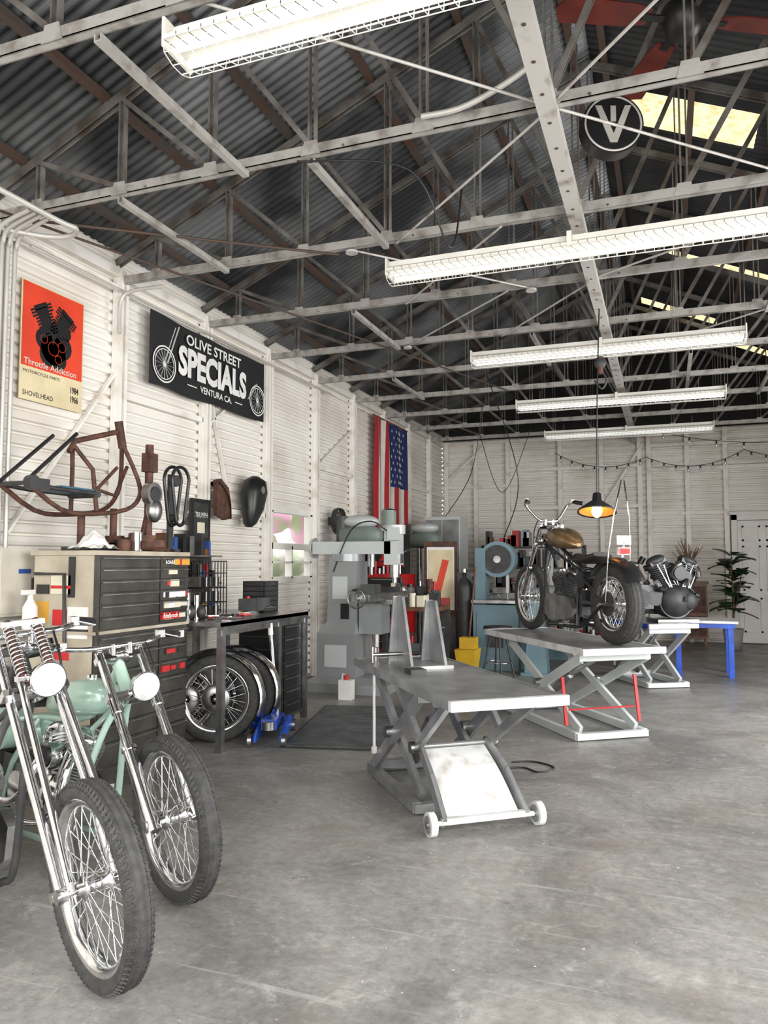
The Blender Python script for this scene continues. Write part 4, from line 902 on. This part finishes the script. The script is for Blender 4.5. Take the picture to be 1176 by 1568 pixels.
for i in range(46):
    a=i*2.4;z=.6+.95*(i/46);Lf=random.uniform(.26,.36);w=Lf*.44;el=random.uniform(-.1,.8)
    d=V((math.cos(a)*math.cos(el),math.sin(a)*math.cos(el)*.8,math.sin(el)));sd=V((-math.sin(a),math.cos(a),0));up_=d.cross(sd)
    o=V((.02,0,z))+d*.05;vs=[];prof=(.05,.4,.7,.95,1,.8,.1)
    for k,pw in enumerate(prof):
        t=k/6;c=o+d*Lf*t-V((0,0,1))*.08*t*t;vs+=[c-sd*w*pw+up_*.02,c,c+sd*w*pw+up_*.02]
    fs=[]
    for k in range(6): fs+=[(3*k,3*k+1,3*k+4,3*k+3),(3*k+1,3*k+2,3*k+5,3*k+4)]
    b.add(vs,fs,LEAF,True)
b.build()
# ---------------- hanging lamp, sign, fan, string lights
b=B('hanging_work_lamp',T((-.55,6.75,-.11)));b.tube([(.05,0,3.73),(.02,0,3.0),(0,0,2.12)],.006,BLK,n=6)
b.push(T((0,0,2.02))@RXm(-14)@T((0,0,-2.02)))
b.rev((0,0,2.0),(0,0,1),[(.02,.12),(.035,.11),(.04,.05),(.16,-.04),(.165,-.06),(.155,-.055),(.035,.04)],BLK,28);b.ell((0,0,1.955),(.045,.045,.06),AMBER);b.rev((0,0,2.0),(0,0,1),[(.150,-.052),(.036,.036)],mat('brass_inner',(.8,.45,.12),.4,.4),28)
b.pop()
b.ell((.05,0,3.25),(.05,.03,.06),DKG);b.tube([(.05,0,3.2),(.10,0,3.1),(.06,0,3.02),(.0,0,3.1)],.01,DKG,n=6,sub=4);b.cyl((.05,0,3.15),(.05,0,3.3),.025,RUSTB)
b.build()
b=B('round_letter_sign',T((-.22,4.25,3.84))@RZm(20))
b.cyl((0,0,0),(0,.09,0),.17,BLK,n=40);b.rev((0,0,0),(0,-1,0),[(.150,.0),(.150,.004),(.160,.004),(.160,0)],CW,40);b.prism([(-.10,.10),(-.065,.10),(0,-.06),(.065,.10),(.10,.10),(.02,-.11),(-.02,-.11)],(0,-.002,0),(1,0,0),(0,0,1),.006,CW);b.bb((-.015,-.006,.01),(.015,-.002,.10),CW)
b.cyl((0,.04,.17),(0,.04,.24),.01,STEEL);b.build()
b=B('ceiling_fan',T((.16,4.25,4.34)))
b.cyl((0,0,.12),(0,0,.90),.012,BLK);b.rev((0,0,0),(0,0,1),[(0,-.1),(.05,-.1),(.09,-.06),(.12,0),(.12,.06),(.05,.12),(0,.12)],BLK,24)
for i in range(4):
    b.push(RZm(i*90+27)@RXm(10));b.bar((.1,0,0),(.24,0,0),.04,.01,BLK);b.prism([(.2,-.05),(.3,-.07),(.68,-.08),(.72,0),(.68,.08),(.3,.07),(.2,.05)],(0,0,.005),(1,0,0),(0,1,0),.008,FANR);b.pop()
b.build()
b=B('string_lights')
for (x0,z0,x1,z1,y) in((-.3,3.3,1.3,3.35,14.3),(1.3,3.35,3.1,3.5,14.3),(-1.9,3.45,-.3,3.3,14.3),(-.2,3.6,3.0,3.45,13.2)):
    pts=[];n=16
    for i in range(n+1):
        t=i/n;pts.append(V((x0+(x1-x0)*t,y,z0+(z1-z0)*t-.22*4*t*(1-t))))
    b.tube(pts,.006,BLK,n=5)
    for p in pts[1:-1:2]: b.cyl(p,p-V((0,0,.05)),.015,BLK,n=8);b.ell(p-V((0,0,.075)),(.025,.025,.035),GLASS,n=8,m=6)
b.build()
b=B('hanging_cables')
for P in(((-2.4,10.5,3.68),(-2.6,10.6,2.7),(-3.1,11,2.1)),((-2.0,9,3.68),(-1.6,8.8,2.4),(-1.9,9.4,1.7)),((-1.9,3.70,3.66),(-1.3,3.9,3.6),(-1.15,4.2,3.25),(-1.1,4.3,3.64)),((-3,12.8,3.68),(-2.6,12.8,2.6),(-2.1,12.8,3.68))):
    b.tube(P,.006,BLK,n=5,sub=8)
b.build()
# ---------------- camera, lights, world
cam=bpy.data.cameras.new('camera');co=bpy.data.objects.new('camera',cam);bpy.context.collection.objects.link(co)
co.location=(0,0,1.4);co.rotation_euler=(math.radians(93.85),0,math.radians(20.4));cam.sensor_fit='VERTICAL';cam.sensor_height=36;cam.lens=26.63;cam.clip_start=.05
bpy.context.scene.camera=co
def area(name,loc,rot,sx,sy,e,col=(1,1,1)):
    l=bpy.data.lights.new(name,'AREA');l.shape='RECTANGLE';l.size=sx;l.size_y=sy;l.energy=e;l.color=col
    o=bpy.data.objects.new(name,l);o.location=loc;o.rotation_euler=[math.radians(a) for a in rot];bpy.context.collection.objects.link(o)
area('daylight_front_opening',(-.5,YF+.05,2.0),(68,0,0),6,3,330,(1,.985,.96))
area('daylight_bay_opening',(XR-.05,1.0,2.0),(0,50,0),2.4,3.4,380,(1,.985,.96))
area('daylight_bay_opening',(XR-.05,6.9,1.7),(0,72,0),3,3.4,270)
w=bpy.data.worlds.new('world');bpy.context.scene.world=w;w.use_nodes=True;w.node_tree.nodes['Background'].inputs[0].default_value=(.95,.975,1,1);w.node_tree.nodes['Background'].inputs[1].default_value=1.9
s=bpy.data.lights.new('sun','SUN');s.energy=3;s.angle=.05;so=bpy.data.objects.new('sun',s);so.rotation_euler=(math.radians(-8),math.radians(22),0);bpy.context.collection.objects.link(so)
bpy.context.scene.view_settings.view_transform='Standard'
